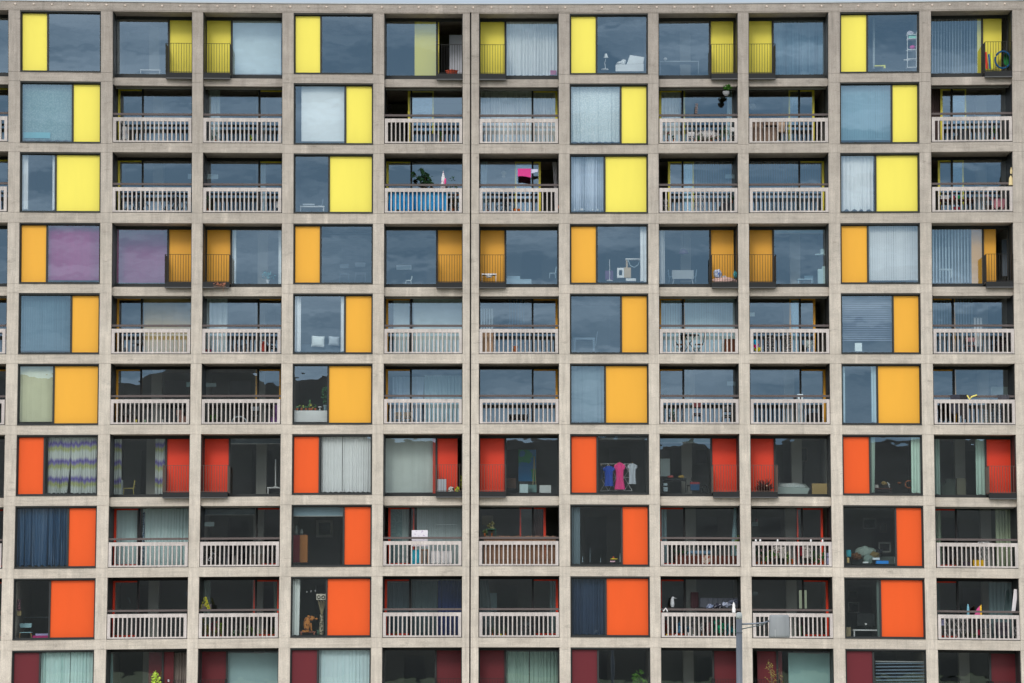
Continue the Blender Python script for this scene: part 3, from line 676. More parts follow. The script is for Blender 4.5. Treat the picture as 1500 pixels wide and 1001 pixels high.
# ================= row 0
table(0, 1, 'low white table at the foot of the window', 930, 474, 1065, 500, WHT, WHT, th=5)
roller(0, 2, 'pale blue translucent roller blind drawn fully down', '#b9c6ca')
pot(0, 4, 'terracotta trough on the steel balcony before an open door', 554, 468, 503, 84, '#a8442b', d=.35, name='plant_trough', prof=[(.72, 0), (.95, .85), (1.05, .86), (1.05, 1), (.9, 1), (.85, .8)], seg=4)
obj1(0, 4, 'white_board', 'board', 'white mattress board leaning in the open doorway', [(536, 232, 626, 492)], '#b9bcc4', d=2.2, dep=.15)
curtain(0, 5, 'pale gathered net curtain across the whole pane', '#cbd3d6', 912, 1268, amp=.05)
obj1(0, 5, 'sill_clutter', 'bag', 'pink and white bag on the window sill', [(1212, 468, 1252, 498), (1222, 480, 1246, 497, -.02)], '#b0486c', d=1.2, dep=.05)
b = B(0, 6)                                   # white armchair seen from behind its arm
mb = MB(); bk = MB(); cu = MB()
P = lambda x, y, o=0: b.q(x, y, .75 + o)
mb.hexa([P(372, 475), P(560, 475), P(560, 425), P(372, 432), P(372, 475, .7), P(560, 475, .7), P(560, 425, .7), P(372, 432, .7)])
bk.hexa([P(446, 428), P(556, 424), P(564, 382), P(468, 368), P(446, 428, .6), P(556, 424, .6), P(564, 385, .6), P(470, 366, .6)])
cu.ball(P(408, 424, .2), .17, .22, .09, 12, .2); cu.ball(P(425, 410, .2), .10, .15, .08, 10, .3)
thing(b, 'armchair', 'armchair', 'white armchair with a high back behind glass', [('seat_body', mb, WHT), ('backrest', bk, WHT), ('cushion', cu, WHT)])
lm = MB(); ls = MB(); lm.tube([P(305, 462), P(300, 420), P(312, 370)], .012); lm.lathe(P(300, 466), [(.14, 0), (.14, .03), (.03, .05)], 12); ls.lathe(P(308, 372), [(.09, -.08), (.04, .08)], 12)
thing(b, 'desk_lamp', 'lamp', 'small white desk lamp behind glass', [('lamp_stand', lm, WHT), ('lamp_shade', ls, WHT)])
table(0, 7, 'long table holding small white things', 668, 408, 930, 492, '#8f979b', '#8f979b', th=5)
pot(0, 7, 'round white vase on the table', 705, 384, 406, 26, WHT, name='vase', cat='vase', prof=[(.4, 0), (1, .4), (.9, .7), (.4, 1), (.3, 1)])
curtain(0, 8, 'crumpled slate blue net hanging across the pane', '#536a78', 245, 585, fold=2.6, amp=.05, hem=1.5)
b = B(0, 9); d = .7; P = lambda x, y, o=0: b.q(x, y, d + o)
fr = MB(); parts = []
for x in (1136, 1196):
    for o in (0, .35): fr.tube([P(x, 462, o), P(x, 225, o)], .014)
for y in (240, 268, 340, 402, 458): 
    s = MB(); b.qbox(s, 1134, y, 1198, y + 4, d, d + .36); parts.append(('shelf', s, WHT))
parts.append(('uprights', fr, WHT)); s = MB(); b.qbox(s, 1112, 408, 1150, 412, d, d + .2); parts.append(('side_tray', s, WHT))
thing(b, 'shelf_unit', 'shelves', 'white metal shelf unit with open shelves behind glass', parts)
mb = MB(); mb.ball(P(1170, 327, .15), .11, .12, .07, 10); thing(b, 'bowl', 'bowl', 'bright pink bowl on the white shelf unit', [('body', mb, '#e2429a')])
mb = MB(); b.qbox(mb, 1145, 252, 1194, 267, d + .02, d + .2); thing(b, 'toy_letters_box', 'box', 'mint green box on the white shelf unit', [('body', mb, '#8fcdb8')])
mb = MB(); mb.ball(P(1156, 235, .15), .13, .12, .09, 10, .6); thing(b, 'cloth_bundle', 'cloth', 'pale crumpled bundle atop the white shelf unit', [('body', mb, '#c9c3d0')])
obj1(0, 9, 'yellow_bench', 'bench', 'low yellow bench with one leg behind glass', [(917, 444, 990, 452), (978, 452, 990, 464)], '#d9cf3c', d=.75)
obj1(0, 9, 'pale_pillar', 'pillar', 'pale pillar standing just inside the pane', [(905, 92, 918, 466)], '#9fa8aa', d=1.4)
vblind(0, 10, 'widely spaced grey vertical blind', '#8f9a9f', 745, 1055, ang=R(62), pitch=4.2)
b = B(0, 10); P = lambda x, y, o=0: b.q(x, y, .45 + o)
tn = MB()
for o in (0, .08, .16, .24): tn.tube([P(1226 - 640 + 640 + 52 * math.cos(t * math.pi / 10), 417 + 56 * math.sin(t * math.pi / 10), o) for t in range(21)], .035, 8)
cn = MB(); cn.ball(P(1252, 415, .35), .14, .03, .24, 14)
thing(b, 'play_tunnel', 'toy', 'round blue play tunnel with a green mouth on the steel balcony', [('tunnel_ring', tn, '#10507c'), ('tunnel_mouth', cn, '#1f7a3c')])
for nm, x0, x1, y0, m, ds in (('toy_board', 1112, 1126, 362, '#c83a2c', 'tall red board leaning on the rail'), ('toy_board', 1134, 1146, 376, '#1d5d86', 'narrow blue board leaning on the rail'), ('toy_board', 1150, 1162, 366, '#e3d63a', 'narrow yellow board leaning on the rail')):
    mb = MB(); mb.hexa([P(x0, 476), P(x1, 476), P(x1 - 8, y0), P(x0 - 8, y0 + 4), P(x0, 476, .05), P(x1, 476, .05), P(x1 - 8, y0, .05), P(x0 - 8, y0 + 4, .05)])
    thing(b, nm, 'toy', ds, [('body', mb, m)], 'toy boards on the balcony')
# ================= row 1
curtain(1, 0, 'grey green lace net with fine speckles', PATT, 140, 485, fold=7, amp=.015)
obj1(1, 0, 'sofa', 'sofa', 'low teal sofa just inside the window', [(150, 895, 330, 934), (150, 862, 222, 896, .1)], '#5f9aa4', d=.36, dep=.05)
curtain(1, 2, 'narrow pale curtain strip beside the left jamb', '#c3cbce', 118, 190, fold=5, amp=.03)
for i, (x, y) in enumerate(((160, 915), (390, 920))): plant(1, 2, ['small dark leaved plant behind the left balusters', 'small yellow green plant behind the middle balusters'][i], x, y - 28, 950, 22, leaf=['#1f5a3c', '#8aa22e'][i], n=40, size=.04)
roller(1, 3, 'cream white roller blind leaving a dark left gap', '#c9d3d2', 728, 1022)
b = B(1, 4); chair(1, 4, 'dark chair in the shaded open doorway', 118, 700, 150, 800, '#2a2624', '#2a2624', d=2.0, back=2)
curtain(1, 5, 'white pleated curtain filling the wide pane', '#ccd5d8', 738, 1260, fold=3.6, amp=.05)
curtain(1, 6, 'white patterned lace curtain filling the pane', LACE, 70, 398, fold=6, amp=.025)
curtain(1, 7, 'pale curtain behind the narrow door pane', '#c9d4d8', 672, 806, fold=5)
curtain(1, 7, 'narrow pale curtain strip beside the right jamb', '#b7c6ca', 1116, 1150, fold=4)
b = B(1, 7); P = lambda x, y, o=0: b.q(x, y, .12 + o)
pt = MB(); pt.lathe(Vector(P(1111, 640)), [(.05, 0), (.11, .06), (.13, .15), (.12, .17)], 14); lf = MB(); lf.leaves(P(1122, 583), (.14, .12, .12), 260, .045, 3)
ch = MB(); ch.tube([P(1111, 612), P(1118, 572)], .005, 4)
thing(b, 'hanging_planter', 'plant', 'dark hanging basket with a ball of green leaves', [('basket', pt, '#7a7b7c'), ('foliage', lf, mat('#2f5c14', .6, .35, (9, 9, 9))), ('hanger_wire', ch, '#222222')])
sc = MB()
for k in (0, 1): sc.tube([b.q(905 + k * 10, 758, 1.1), b.q(912 + k * 8, 690, 1.1)], .012)
for k in range(5): sc.tube([b.q(903, 750 - k * 14, 1.1), b.q(924, 750 - k * 14, 1.1)], .008)
thing(b, 'wooden_trellis', 'trellis', 'small wooden trellis tower behind the handrail', [('lattice', sc, '#8a7264')])
b = B(1, 7); P = lambda x, y, o=0: b.q(x, y, .7 + o); mb = MB(); mb.ball(P(985, 905), .42, .3, .20, 16, .15)
thing(b, 'covered_table', 'table', 'round garden table under a white cloth', [('cloth_cover', mb, '#d5dce0')])
chair(1, 7, 'white garden chair near the right end', 1135, 850, 1175, 948, WHT, WHT, back=2)
chair(1, 7, 'white garden chair left of the covered table', 858, 880, 900, 948, WHT, WHT, back=2)
for i, (x, y, rx, lf_, fl) in enumerate(((722, 880, 14, '#3c6b33', '#e06a8c'), (760, 905, 14, '#2f4a2a', None), (905, 830, 24, '#26432a', None), (935, 890, 18, '#2f5a33', None), (1010, 905, 18, '#3c5a3a', '#a03a2c'), (1085, 830, 24, '#2c5c26', None), (1110, 850, 18, '#3b6b2c', None), (1060, 905, 16, '#4a6a4a', '#b84a3a'))):
    plant(1, 7, ['pink flowered plant left of the white table', 'thin dark plant beside the pink one', 'tall dark plant behind the middle balusters', 'bushy plant left of the round table', 'red flowered plant in front of the table', 'tall green shrub right of the table', 'broad green shrub near the right post', 'low red flowered plant near the right end'][i], x, y, 948, rx, leaf=lf_, flower=fl, n=50, size=.045, d=.35)
mb = MB(); b = B(1, 8); mb.ball(b.q(98, 712, 2.6), .15, .15, .13, 14); cd = MB(); cd.tube([b.q(98, 690, 2.6), b.q(98, 590, 2.6)], .004, 4)
thing(b, 'paper_lantern', 'lamp', 'round pale paper lantern beside the left column', [('shade', mb, '#c9cdd0'), ('cord', cd, '#333333')])
obj1(1, 8, 'slatted_cabinet', 'cabinet', 'brown wooden slatted cabinet left behind the balusters', [(100, 805, 150, 942), (155, 800, 172, 942, .05), (178, 812, 262, 835), (178, 850, 262, 942)], '#8a7465', d=.5)
obj1(1, 8, 'cardboard_box', 'box', 'pale cardboard box right of the brown cabinet', [(272, 806, 318, 880)], '#c7ad96', d=.45)
vblind(1, 9, 'blue grey vertical blind with closed slats', '#6f8f9c', ang=R(14))
curtain(1, 10, 'dark brown curtain in the open doorway', '#5c4b48', 742, 816, fold=4)
# ================= row 2
curtain(2, 0, 'white curtain strip on the left of the pane', '#dde2e0', 144, 184, fold=4)
curtain(2, 0, 'white curtain strip on the right of the pane', '#dde2e0', 346, 372, fold=4)
sheet(2, 1, 'plain pale notice at the right end', 1250, 208, 1278, 242, '#9db0ba')
bike(2, 1, 'dark bicycle behind the left balusters', 808, 960, 452, '#22262b', d=.7, frame='#2c3440')
curtain(2, 2, 'pale curtain strip right of the mullion', '#aab9c2', 462, 495, fold=4)
sheet(2, 2, 'plain pale notice at the left end', 100, 212, 178, 242, '#a9bcc0')
obj1(2, 2, 'white_bag', 'bag', 'white bag in the bottom right corner', [(566, 388, 582, 430), (582, 384, 604, 445, .05)], WHT, d=.6)
table(2, 3, 'white desk with square legs behind glass', 722, 418, 888, 455, WHT, WHT, th=8, lw=8)
obj1(2, 3, 'laptop', 'laptop', 'pale laptop and papers on the white desk', [(742, 404, 820, 410)], '#c4cad0', d=1.2, dep=.25)
chair(2, 3, 'thin grey chair standing behind the desk', 846, 370, 872, 452, '#7f8d99', '#7f8d99', d=2.0)
b = B(2, 4); lf = MB()
for x, y, rx, rz, n in ((300, 208, .09, .11, 60), (335, 225, .1, .1, 60), (362, 195, .14, .14, 90), (395, 230, .14, .14, 90), (380, 255, .22, .13, 120)): lf.leaves(b.q(x, y, .5), (rx * 1.3, .15, rz), n, .06, x)
tr = MB(); tr.tube([b.q(385, 440, .55), b.q(375, 300, .55), b.q(380, 190, .5)], .016); tr.tube([b.q(377, 280, .55), b.q(300, 200, .5)], .01); pt = MB(); pt.lathe(Vector(b.q(385, 452, .55)), [(.12, 0), (.16, .25), (.14, .25)], 12)
thing(b, 'potted_tree', 'plant', 'tall bushy green plant rising above the handrail', [('pot', pt, '#6b4a3a'), ('stem', tr, '#4a3a26'), ('foliage', lf, mat('#1f3d22', .6, .5, (7, 7, 7)))])
plant(2, 4, 'thin reddish plant above the left handrail', 165, 235, 440, 45, leaf='#6a6a4a', n=50, size=.04, d=.5)
plant(2, 4, 'low dark plant at the right end of the handrail', 560, 235, 450, 40, leaf='#26402a', n=90, size=.045, d=.5)
plant(2, 4, 'yellow green spiky plant in the left corner', 132, 335, 450, 10, leaf='#a9b43a', n=30, size=.05, d=.3)
pm = MB(); b = B(2, 4); pm.lathe(Vector(b.q(497, 300, .45)), [(.07, -.05), (.12, .08), (.085, .22), (.07, .40), (.03, .56), (.008, .66)], 7, 1, .8); pp = MB(); pp.tube([b.q(500, 450, .45), b.q(497, 300, .45)], .018)
pk = MB(); pk.ball(b.q(510, 255, .36), .04, .03, .12, 8, .5)
thing(b, 'closed_parasol', 'parasol', 'closed white parasol with a pink patch', [('canopy', pm, speckled('spotted_canopy', '#e4e2e4', '#9a6a86', 16, .6)), ('pole', pp, WHT), ('pink_patch', pk, '#c8407a')])
drape(2, 4, 'crumpled bright blue tarpaulin behind the balusters', 132, 322, 518, 452, mat('#3aa4ea', .35, .3, (5, 5, 5)), .17, 'tarpaulin', 'tarpaulin', fold=5, amp=.06, hem=2.5)
curtain(2, 5, 'pale sheer curtain gathered near the left jamb', '#8fa6b3', 752, 795, gather=((1, .75, .6), -1), fold=4)
curtain(2, 5, 'white curtain gathered in the open doorway', '#a9a6a8', 1222, 1256, gather=((1, .6, .5), 1), fold=3, name='curtain')
mb = MB(); b = B(2, 5); mb.lathe(Vector(b.q(900, 232, 2.4)), [(.03, 0), (.07, .04), (.06, .12), (.10, .16), (.10, .24), (.04, .28)], 12); thing(b, 'paper_lantern', 'lamp', 'small pale hanging lantern in mid pane', [('shade', mb, '#c6c2b4')])
drape(2, 5, 'bright pink towel hung on a line', 994, 168, 1082, 222, '#c2377d', .55, fold=18, amp=.012)
drape(2, 5, 'small white towel hung on a line', 1086, 172, 1130, 194, '#b9bcd4', .6, fold=14, amp=.01, lean=-.4)
for i, x in enumerate((975, 1000)):
    mb = MB(); mb.ball(b.q(x, 445, .3), .066, .066, .058, 12); sk = MB(); sk.tube([b.q(x, 437, .3), b.q(x + 2, 429, .3)], .01)
    thing(b, 'pumpkin', 'pumpkin', ['left of two orange pumpkins on the floor', 'right of two orange pumpkins on the floor'][i], [('fruit', mb, '#d66a1c'), ('stalk', sk, '#5a6a2a')], 'pumpkins on the balcony')
bike(2, 5, 'dark bicycle with thin tyres behind the balusters', 845, 975, 452, '#20262b', d=.8, frame='#2c3338')
plant(2, 5, 'small plant in a brown trough at the left', 790, 370, 452, 22, pot='#7a4632', leaf='#5a7a6a', potw=30, poth=8, n=40, size=.04, flower='#d8dcd8')
mb = MB(); mb.ball(b.q(1262, 425, .08), .035, .03, .07, 8, .5); thing(b, 'orange_ornament', 'ornament', 'small orange ornament on the right column edge', [('body', mb, '#d6703a')])
curtain(2, 6, 'striped grey and white curtain with deep folds', '#a5abb6', 72, 292, fold=3.4, amp=.09)
for i, (x, w_) in enumerate(((98, 12), (146, 34), (220, 10), (254, 14))): pot(2, 6, ['tiny white pot on the sill left of others', 'long white planter on the window sill', 'small cream jar on the window sill', 'tiny white cup on the sill right of others'][i], x, 438, 450, w_, WHT, d=.33, name='ornament', cat='ornament')
vblind(2, 7, 'grey vertical blind behind the wide pane', '#71808c', 905, 1165, ang=R(50))
curtain(2, 7, 'pale blue curtain strip right of the mullion', '#8fb0bf', 832, 895, fold=5)
sheet(2, 7, 'plain pale notice near the right jamb', 1104, 208, 1180, 236, '#8fa9b4')
airer(2, 7, 'folded white wire airer behind the left balusters', 690, 380, 740, 452, .8, cols=2)
airer(2, 7, 'small folded wire airer behind the middle balusters', 885, 350, 965, 445, .9, cols=3)
obj1(2, 7, 'storage_box', 'box', 'dark storage box near the right end', [(1078, 395, 1140, 452)], '#3f444a', d=.8)
vblind(2, 8, 'dark blue grey vertical blind across the pane', '#5a6a78', ang=R(45))
curtain(2, 9, 'white curtain with soft folds filling the pane', '#dcdfe2', 694, 910, fold=6, amp=.05, hem=1.5)
drape(2, 10, 'pink towel heaped over a folding chair', 1165, 378, 1252, 440, '#c98c98', .55, fold=5, amp=.05, hem=3)
b = B(2, 10); mb = MB()
for o in (0, .3): mb.tube([b.q(1108, 355, .6 + o), b.q(1240, 448, .6 + o)], .016); mb.tube([b.q(1160, 448, .6 + o), b.q(1210, 395, .6 + o)], .014)
thing(b, 'folding_chair', 'chair', 'pink framed folding chair leaning back', [('frame', mb, '#c98c98')])
obj1(2, 10, 'white_box', 'box', 'white box on the bench left of the jars', [(812, 356, 868, 378)], WHT, d=.8)
table(2, 10, 'brown bench holding small jars and boxes', 808, 380, 1045, 452, '#5c3a34', '#5c3a34', d=.8, th=5)
for i, (x, m) in enumerate(((900, '#a8323c'), (932, '#23a05c'), (975, '#1d5d86'), (1008, '#2a6fb0'), (1035, '#c9cdd0'))): pot(2, 10, ['dark red jar on the brown bench', 'bright green jar on the brown bench', 'deep blue jar on the brown bench', 'mid blue jar on the brown bench', 'pale grey jar on the brown bench'][i], x, 358, 379, 18, m, d=.9, name='jar', cat='jar')
for i, x in enumerate((905, 935)): pot(2, 10, ['left red pot under the brown bench', 'right red pot under the brown bench'][i], x, 432, 451, 20, '#8a2436', d=.8)
airer(2, 10, 'small grey wire rack right of the bench', 1030, 385, 1085, 450, .7, '#8fa0a8', 2)
pc = MB(); pc.lathe(Vector(b.q(1281, 290, .12)), [(.09, 0), (.07, .25), (.02, .36)], 7); pc.lathe(Vector(b.q(1284, 216, .12)), [(.03, 0), (.045, .1), (.01, .25)], 7); pq = MB(); pq.tube([b.q(1280, 290, .14), b.q(1280, 430, .14)], .012)
thing(b, 'closed_parasol', 'parasol', 'closed cream parasol tied against the right column', [('canopy', pc, '#cbb98c'), ('pole', pq, '#6a6a66')])
# ================= row 3
vblind(3, 0, 'purple vertical blind filling the pane', '#93306a', ang=R(16))
vblind(3, 1, 'deep purple vertical blind filling the pane', '#8a2c62', 765, 1120, ang=R(14))
for z0, z1, ds in ((268, 300, 'white curtain strip on the left of the pane'), (582, 606, 'white curtain strip on the right of the pane')): curtain(3, 2, ds, '#c8d4d8', z0, z1, fold=4)
plant(3, 2, 'spiky plant in a white pot on the sill', 512, 855, 935, 52, pot=WHT, leaf='#4f7f84', potw=24, poth=24, n=70, size=.07, d=1.4)
pl = MB(); b = B(3, 2); pl.leaves(b.q(190, 940, .02), (.22, .1, .1), 120, .05, 4); pt = MB(); b.qbox(pt, 150, 950, 232, 962, -.02, .06); st2 = MB(); st2.tube([b.q(215, 945, -.01), b.q(216, 990, -.01)], .01)
thing(b, 'withered_plant', 'plant', 'withered brown plant hanging from the steel balcony', [('foliage', pl, mat('#a4705a', .8, .3, (9, 9, 9))), ('trough', pt, '#4d4038'), ('stem', st2, '#7a5a48')])
hblind(3, 3, 'slate grey venetian blind half open', '#5d6d7a', pitch=2.6, ang=8)
chair(3, 3, 'pale ladder backed chair behind the blind', 1092, 795, 1162, 925, '#7e8b98', '#7e8b98', d=1.6, back=2)
chair(3, 3, 'second pale chair nearer the mullion', 990, 805, 1050, 925, '#6e7f8c', '#6e7f8c', d=1.8, back=2)
frame_pic(3, 4, 'white picture leaning inside the pane', 185, 812, 286, 842, '#b9c6d0', '#9fb0bc', d=2.6)
chair(3, 4, 'white office chair low behind the glass', 248, 885, 284, 935, '#c9d6de', '#c9d6de', d=1.7)
obj1(3, 5, 'bed', 'bed', 'low pale bed along the window foot', [(920, 905, 1085, 936), (925, 885, 1010, 908, .2)], '#8fa6b3', d=1.5, dep=.9)
chair(3, 5, 'white chair near the right jamb', 1205, 822, 1245, 900, '#a9bcc6', '#a9bcc6', d=1.8)
table(3, 5, 'small white folding table on the steel balcony', 752, 868, 852, 940, WHT, WHT, d=.3, th=8, lw=3, dep=.4)
pot(3, 5, 'white basin under the folding table', 802, 878, 895, 50, WHT, d=.4, name='basin', cat='basin')
curtain(3, 6, 'white curtain strip on the right of the pane', '#d3dad8', 536, 578, fold=4)
b = B(3, 6); P = lambda x, y, o=0: b.q(x, y, .8 + o)
fr = MB(); b.qbox(fr, 382, 830, 428, 845, .8, 1.2); b.qbox(fr, 382, 880, 428, 896, .8, 1.2); b.qbox(fr, 382, 845, 394, 880, .8, 1.2); b.qbox(fr, 416, 845, 428, 880, .8, 1.2)
sd1 = MB(); b.qbox(sd1, 429, 828, 474, 896, .8, 1.25); sh = MB(); b.qbox(sh, 438, 768, 540, 774, .8, 1.2); hm = MB(); hm.tube([P(452, 776), P(470, 815), P(495, 828), P(520, 812), P(536, 776)], .02); po = MB(); po.tube([P(447, 774, .1), P(447, 828, .1)], .04)
thing(b, 'cat_tree', 'cat furniture', 'cat tree with a white box, platform and hammock', [('box_front', fr, WHT), ('box_side', sd1, '#b49e80'), ('platform', sh, WHT), ('hammock', hm, '#8f9fa6'), ('post', po, '#b49e80')])
obj1(3, 6, 'white_tray', 'tray', 'white tray low behind the glass', [(440, 900, 508, 918)], WHT, d=.8)
b = B(3, 6); dp = MB(); dp.tube([b.q(332, 915, 1.0), b.q(332, 775, 1.0)], .012); dp.lathe(Vector(b.q(332, 918, 1.0)), [(.14, 0), (.1, .03), (.02, .05)], 10)
thing(b, 'clothes_stand', 'stand', 'thin white stand left of the cat tree', [('pole', dp, WHT)])
drape(3, 6, 'dark pink garment hanging behind the stand', 302, 850, 355, 912, '#6e4a78', 1.3, 'garment', 'clothing')
curtain(3, 7, 'white curtain strip beside the left column', '#cfdce0', 664, 700, fold=4)
table(3, 7, 'pale dining table with splayed legs', 748, 846, 892, 936, '#a9adb0', '#b9bdc0', d=2.0, th=58, lw=5, splay=8)
chair(3, 7, 'white chair at the left table end', 728, 842, 756, 930, '#9fb4c2', '#9fb4c2', d=2.3, back=0)
chair(3, 7, 'white chair at the right table end', 884, 842, 906, 930, '#9fb4c2', '#9fb4c2', d=2.3, back=1)
mb = MB(); b = B(3, 7); mb.lathe(Vector(b.q(824, 736, 2.4)), [(.19, 0), (.17, .08), (.08, .17), (.03, .19)], 16); cd = MB(); cd.tube([b.q(824, 700, 2.4), b.q(824, 580, 2.4)], .005, 4); thing(b, 'pendant_lamp', 'lamp', 'mauve dome pendant lamp above the table', [('shade', mb, '#7c4f86'), ('cord', cd, '#555555')])
for i, (x0, y0, x1, y1, m) in enumerate(((1026, 842, 1082, 900, '#bccbe0'), (1158, 850, 1186, 898, '#3c8f98'), (1082, 880, 1120, 910, '#c9ccd6'), (1024, 895, 1190, 938, '#c9a79c'))):
    mb = MB(); b = B(3, 7); q0, q1 = b.q(x0, y1, .45), b.q(x1, y0, .45); mb.ball(((q0[0] + q1[0]) / 2, .5 + .1 * i % .3, (q0[2] + q1[2]) / 2), (q1[0] - q0[0]) / 2, .15, (q1[2] - q0[2]) / 2, 12, .35)
    thing(b, 'laundry_bag', 'bag', ['blue and white checked bag on the steel balcony', 'small teal bag at the right railing', 'crumpled white bag between the larger bags', 'pinkish bundle along the balcony floor'][i], [('body', mb, speckled('checked_bag', '#c6d0e2', '#3c62b0', 18, .56) if i == 0 else m)], 'bags heaped on the steel balcony')
roller(3, 8, 'short pale blind at the top of the pane', '#7f9aa8', 246, 590, None, 600)
b = B(3, 8)
for i, (x0, y0, x1, y1) in enumerate(((538, 840, 602, 936), (566, 822, 592, 842))): obj1(3, 8, 'white_cabinet' if i == 0 else 'white_box', ['cabinet', 'box'][i], ['white cabinet standing by the right jamb', 'white box on top of the cabinet'][i], [(x0, y0, x1, y1)], '#b7d0da', d=1.5)
obj1(3, 8, 'wall_shelf', 'shelf', 'white wall shelf with a jug near the right jamb', [(522, 738, 602, 744), (556, 706, 580, 738)], '#b7d0da', d=1.5)
table(3, 8, 'low white coffee table in mid pane', 402, 905, 500, 935, '#a9c4d2', '#a9c4d2', d=1.6, th=5)
chair(3, 8, 'pale rounded chair behind the coffee table', 445, 884, 505, 930, '#7f9cac', '#7f9cac', d=2.4, back=2)
vblind(3, 9, 'white vertical blind filling the pane', '#cfd8d9', ang=R(18))
vblind(3, 10, 'pale open vertical blind on the wide pane', '#b4c4ca', 750, 1022, ang=R(58), pitch=4.4)
obj1(3, 10, 'white_bench', 'bench', 'short white slatted bench behind the blind', [(800, 840, 888, 850), (804, 850, 810, 900), (876, 850, 882, 900)], '#c9d6da', d=1.6)
obj1(3, 10, 'grey_door', 'door', 'grey door standing open in the gap', [(1216, 650, 1250, 890)], '#5a646e', d=1.9, dep=.05)
# ================= row 4
vblind(4, 0, 'grey blue vertical blind filling the pane', '#5e7683', ang=R(40))
vblind(4, 1, 'beige vertical blind behind the wide pane', '#f0b07a', 955, 1278, ang=R(12))
obj1(4, 1, 'striped_cushion', 'cushion', 'small patterned cushion behind the left balusters', [(812, 405, 832, 440), (880, 360, 935, 380), (880, 400, 925, 438)], '#6a7884', d=1.0)
curtain(4, 2, 'wide white curtain panel on the left', '#c3cfd2', 105, 242, fold=6)
for i, (x, m) in enumerate(((102, '#8a2436'), (132, '#7a2a4a'))): pot(4, 2, ['crimson pot in the left corner', 'purple pot right of the crimson one'][i], x, 420, 438, 16, m, d=.4)
obj1(4, 2, 'red_bag', 'bag', 'red bag right of the mullion behind the balusters', [(470, 380, 498, 432), (476, 365, 492, 382)], '#a84038', d=.7)
for z0, z1, ds in ((690, 730, 'white curtain strip on the left of the pane'), (996, 1022, 'white curtain strip on the right of the pane')): curtain(4, 3, ds, '#dbe2e0', z0, z1, fold=4)
for i, (x0, y0, x1, y1, m) in enumerate(((800, 328, 888, 402, '#ccd3d2'), (914, 330, 988, 394, '#a3abb2'))):
    b = B(4, 3); mb = MB(); q0, q1 = b.q(x0, y1, .8), b.q(x1, y0, .8); cx, cz = (q0[0] + q1[0]) / 2, (q0[2] + q1[2]) / 2; hx, hz = (q1[0] - q0[0]) / 2, (q1[2] - q0[2]) / 2
    for s in (0,):
        g_ = 8; vv = []
        for yy, bs in ((.8, -1), (.92, 1)):
            n0 = len(mb.v)
            for j in range(g_ + 1):
                for i2 in range(g_ + 1):
                    sx_, sz_ = i2 / g_ * 2 - 1, j / g_ * 2 - 1; k_ = (1 - sx_ ** 4) * (1 - sz_ ** 4); pin = 1 - .08 * (1 - abs(sx_ * sz_))
                    mb.v.append((cx + sx_ * hx * (1 - .07 * (1 - sz_ * sz_)), .86 + bs * .07 * k_, cz + sz_ * hz * (1 - .07 * (1 - sx_ * sx_)) - sx_ * .02))
            for j in range(g_):
                for i2 in range(g_):
                    q = n0 + j * (g_ + 1) + i2; mb.f.append((q, q + 1, q + g_ + 2, q + g_ + 1) if bs < 0 else (q, q + g_ + 1, q + g_ + 2, q + 1))
    thing(b, 'cushion', 'cushion', ['white square cushion propped at the left', 'grey square cushion propped at the right'][i], [('cover', mb, m)], 'cushions on the bed')
obj1(4, 3, 'bed', 'bed', 'dark grey bed along the window foot', [(735, 385, 1000, 432)], '#3f4a54', d=1.0, dep=1.2)
roller(4, 4, 'aqua white roller blind over the wide pane', '#bfd6d2', 292, 626, None, 440)
roller(4, 4, 'aqua white roller blind over the door pane', '#bfd6d2', 160, 274, None, 440)
vblind(4, 5, 'short white vertical blind at the left jamb', '#c3d2da', 745, 832, 150, 300, ang=R(50), pitch=3.6)
vblind(4, 5, 'dim slate vertical blind in the middle of the pane', '#4f6678', 930, 1045, ang=R(60), pitch=3.8)
obj1(4, 5, 'beige_cabinet', 'cabinet', 'beige cabinet behind the left balusters', [(752, 308, 832, 436)], '#b39478', d=.5)
pot(4, 5, 'terracotta pot behind the middle balusters', 980, 398, 436, 28, '#b4653c', d=.6)
plant(4, 5, 'low green plant beside the terracotta pot', 962, 412, 438, 14, n=30, size=.035)
hblind(4, 6, 'slate blue venetian blind half open', '#50626e', pitch=3.0, ang=6)
table(4, 6, 'pale desk with panel legs low in the pane', 90, 340, 235, 428, '#7e90a0', '#7e90a0', d=.9, th=14, lw=14)
b = B(4, 6); mb = MB(); mb.tube([b.q(238, 395, 1.0), b.q(252, 300, 1.0)], .014); thing(b, 'floor_lamp', 'lamp', 'thin leaning lamp right of the desk', [('stem', mb, '#8fa0ae')])
vblind(4, 7, 'pale aqua vertical blind behind the door pane', '#b4c6c8', 672, 806, ang=R(22))
vblind(4, 7, 'pale aqua vertical blind behind the wide pane', '#b4c6c8', 836, 1166, ang=R(22))
b = B(4, 7); tp = MB(); tp.lathe(Vector(b.q(866, 328, .7)), [(.36, 0), (.36, .03)], 20); parts = [('table_top', tp, '#241c1a')]
for s in (-1, 1):
    l = MB(); l.tube([b.q(866 + s * 32, 330, .7), b.q(866 - s * 36, 438, .7)], .016); parts.append(('leg', l, '#241c1a'))
thing(b, 'bistro_table', 'table', 'small round dark bistro table with crossed legs', parts)
for k, s in ((0, -1), (1, 1)):
    fr = MB(); se = MB(); fr.tube([b.q(866 + s * 100, 308, .7), b.q(866 + s * 92, 370, .7), b.q(866 + s * 52, 436, .7)], .016); fr.tube([b.q(866 + s * 40, 390, .7), b.q(866 + s * 70, 440, .7)], .014)
    q = b.q(866 + s * 62, 390, .7); se.box(q[0] - .15, q[0] + .15, .55, .9, q[2], q[2] + .03)
    thing(b, 'folding_chair', 'chair', ['dark folding chair left of the bistro table', 'dark folding chair right of the bistro table'][k], [('frame', fr, '#2a201e'), ('seat', se, '#4a3026')], 'folding bistro chairs')
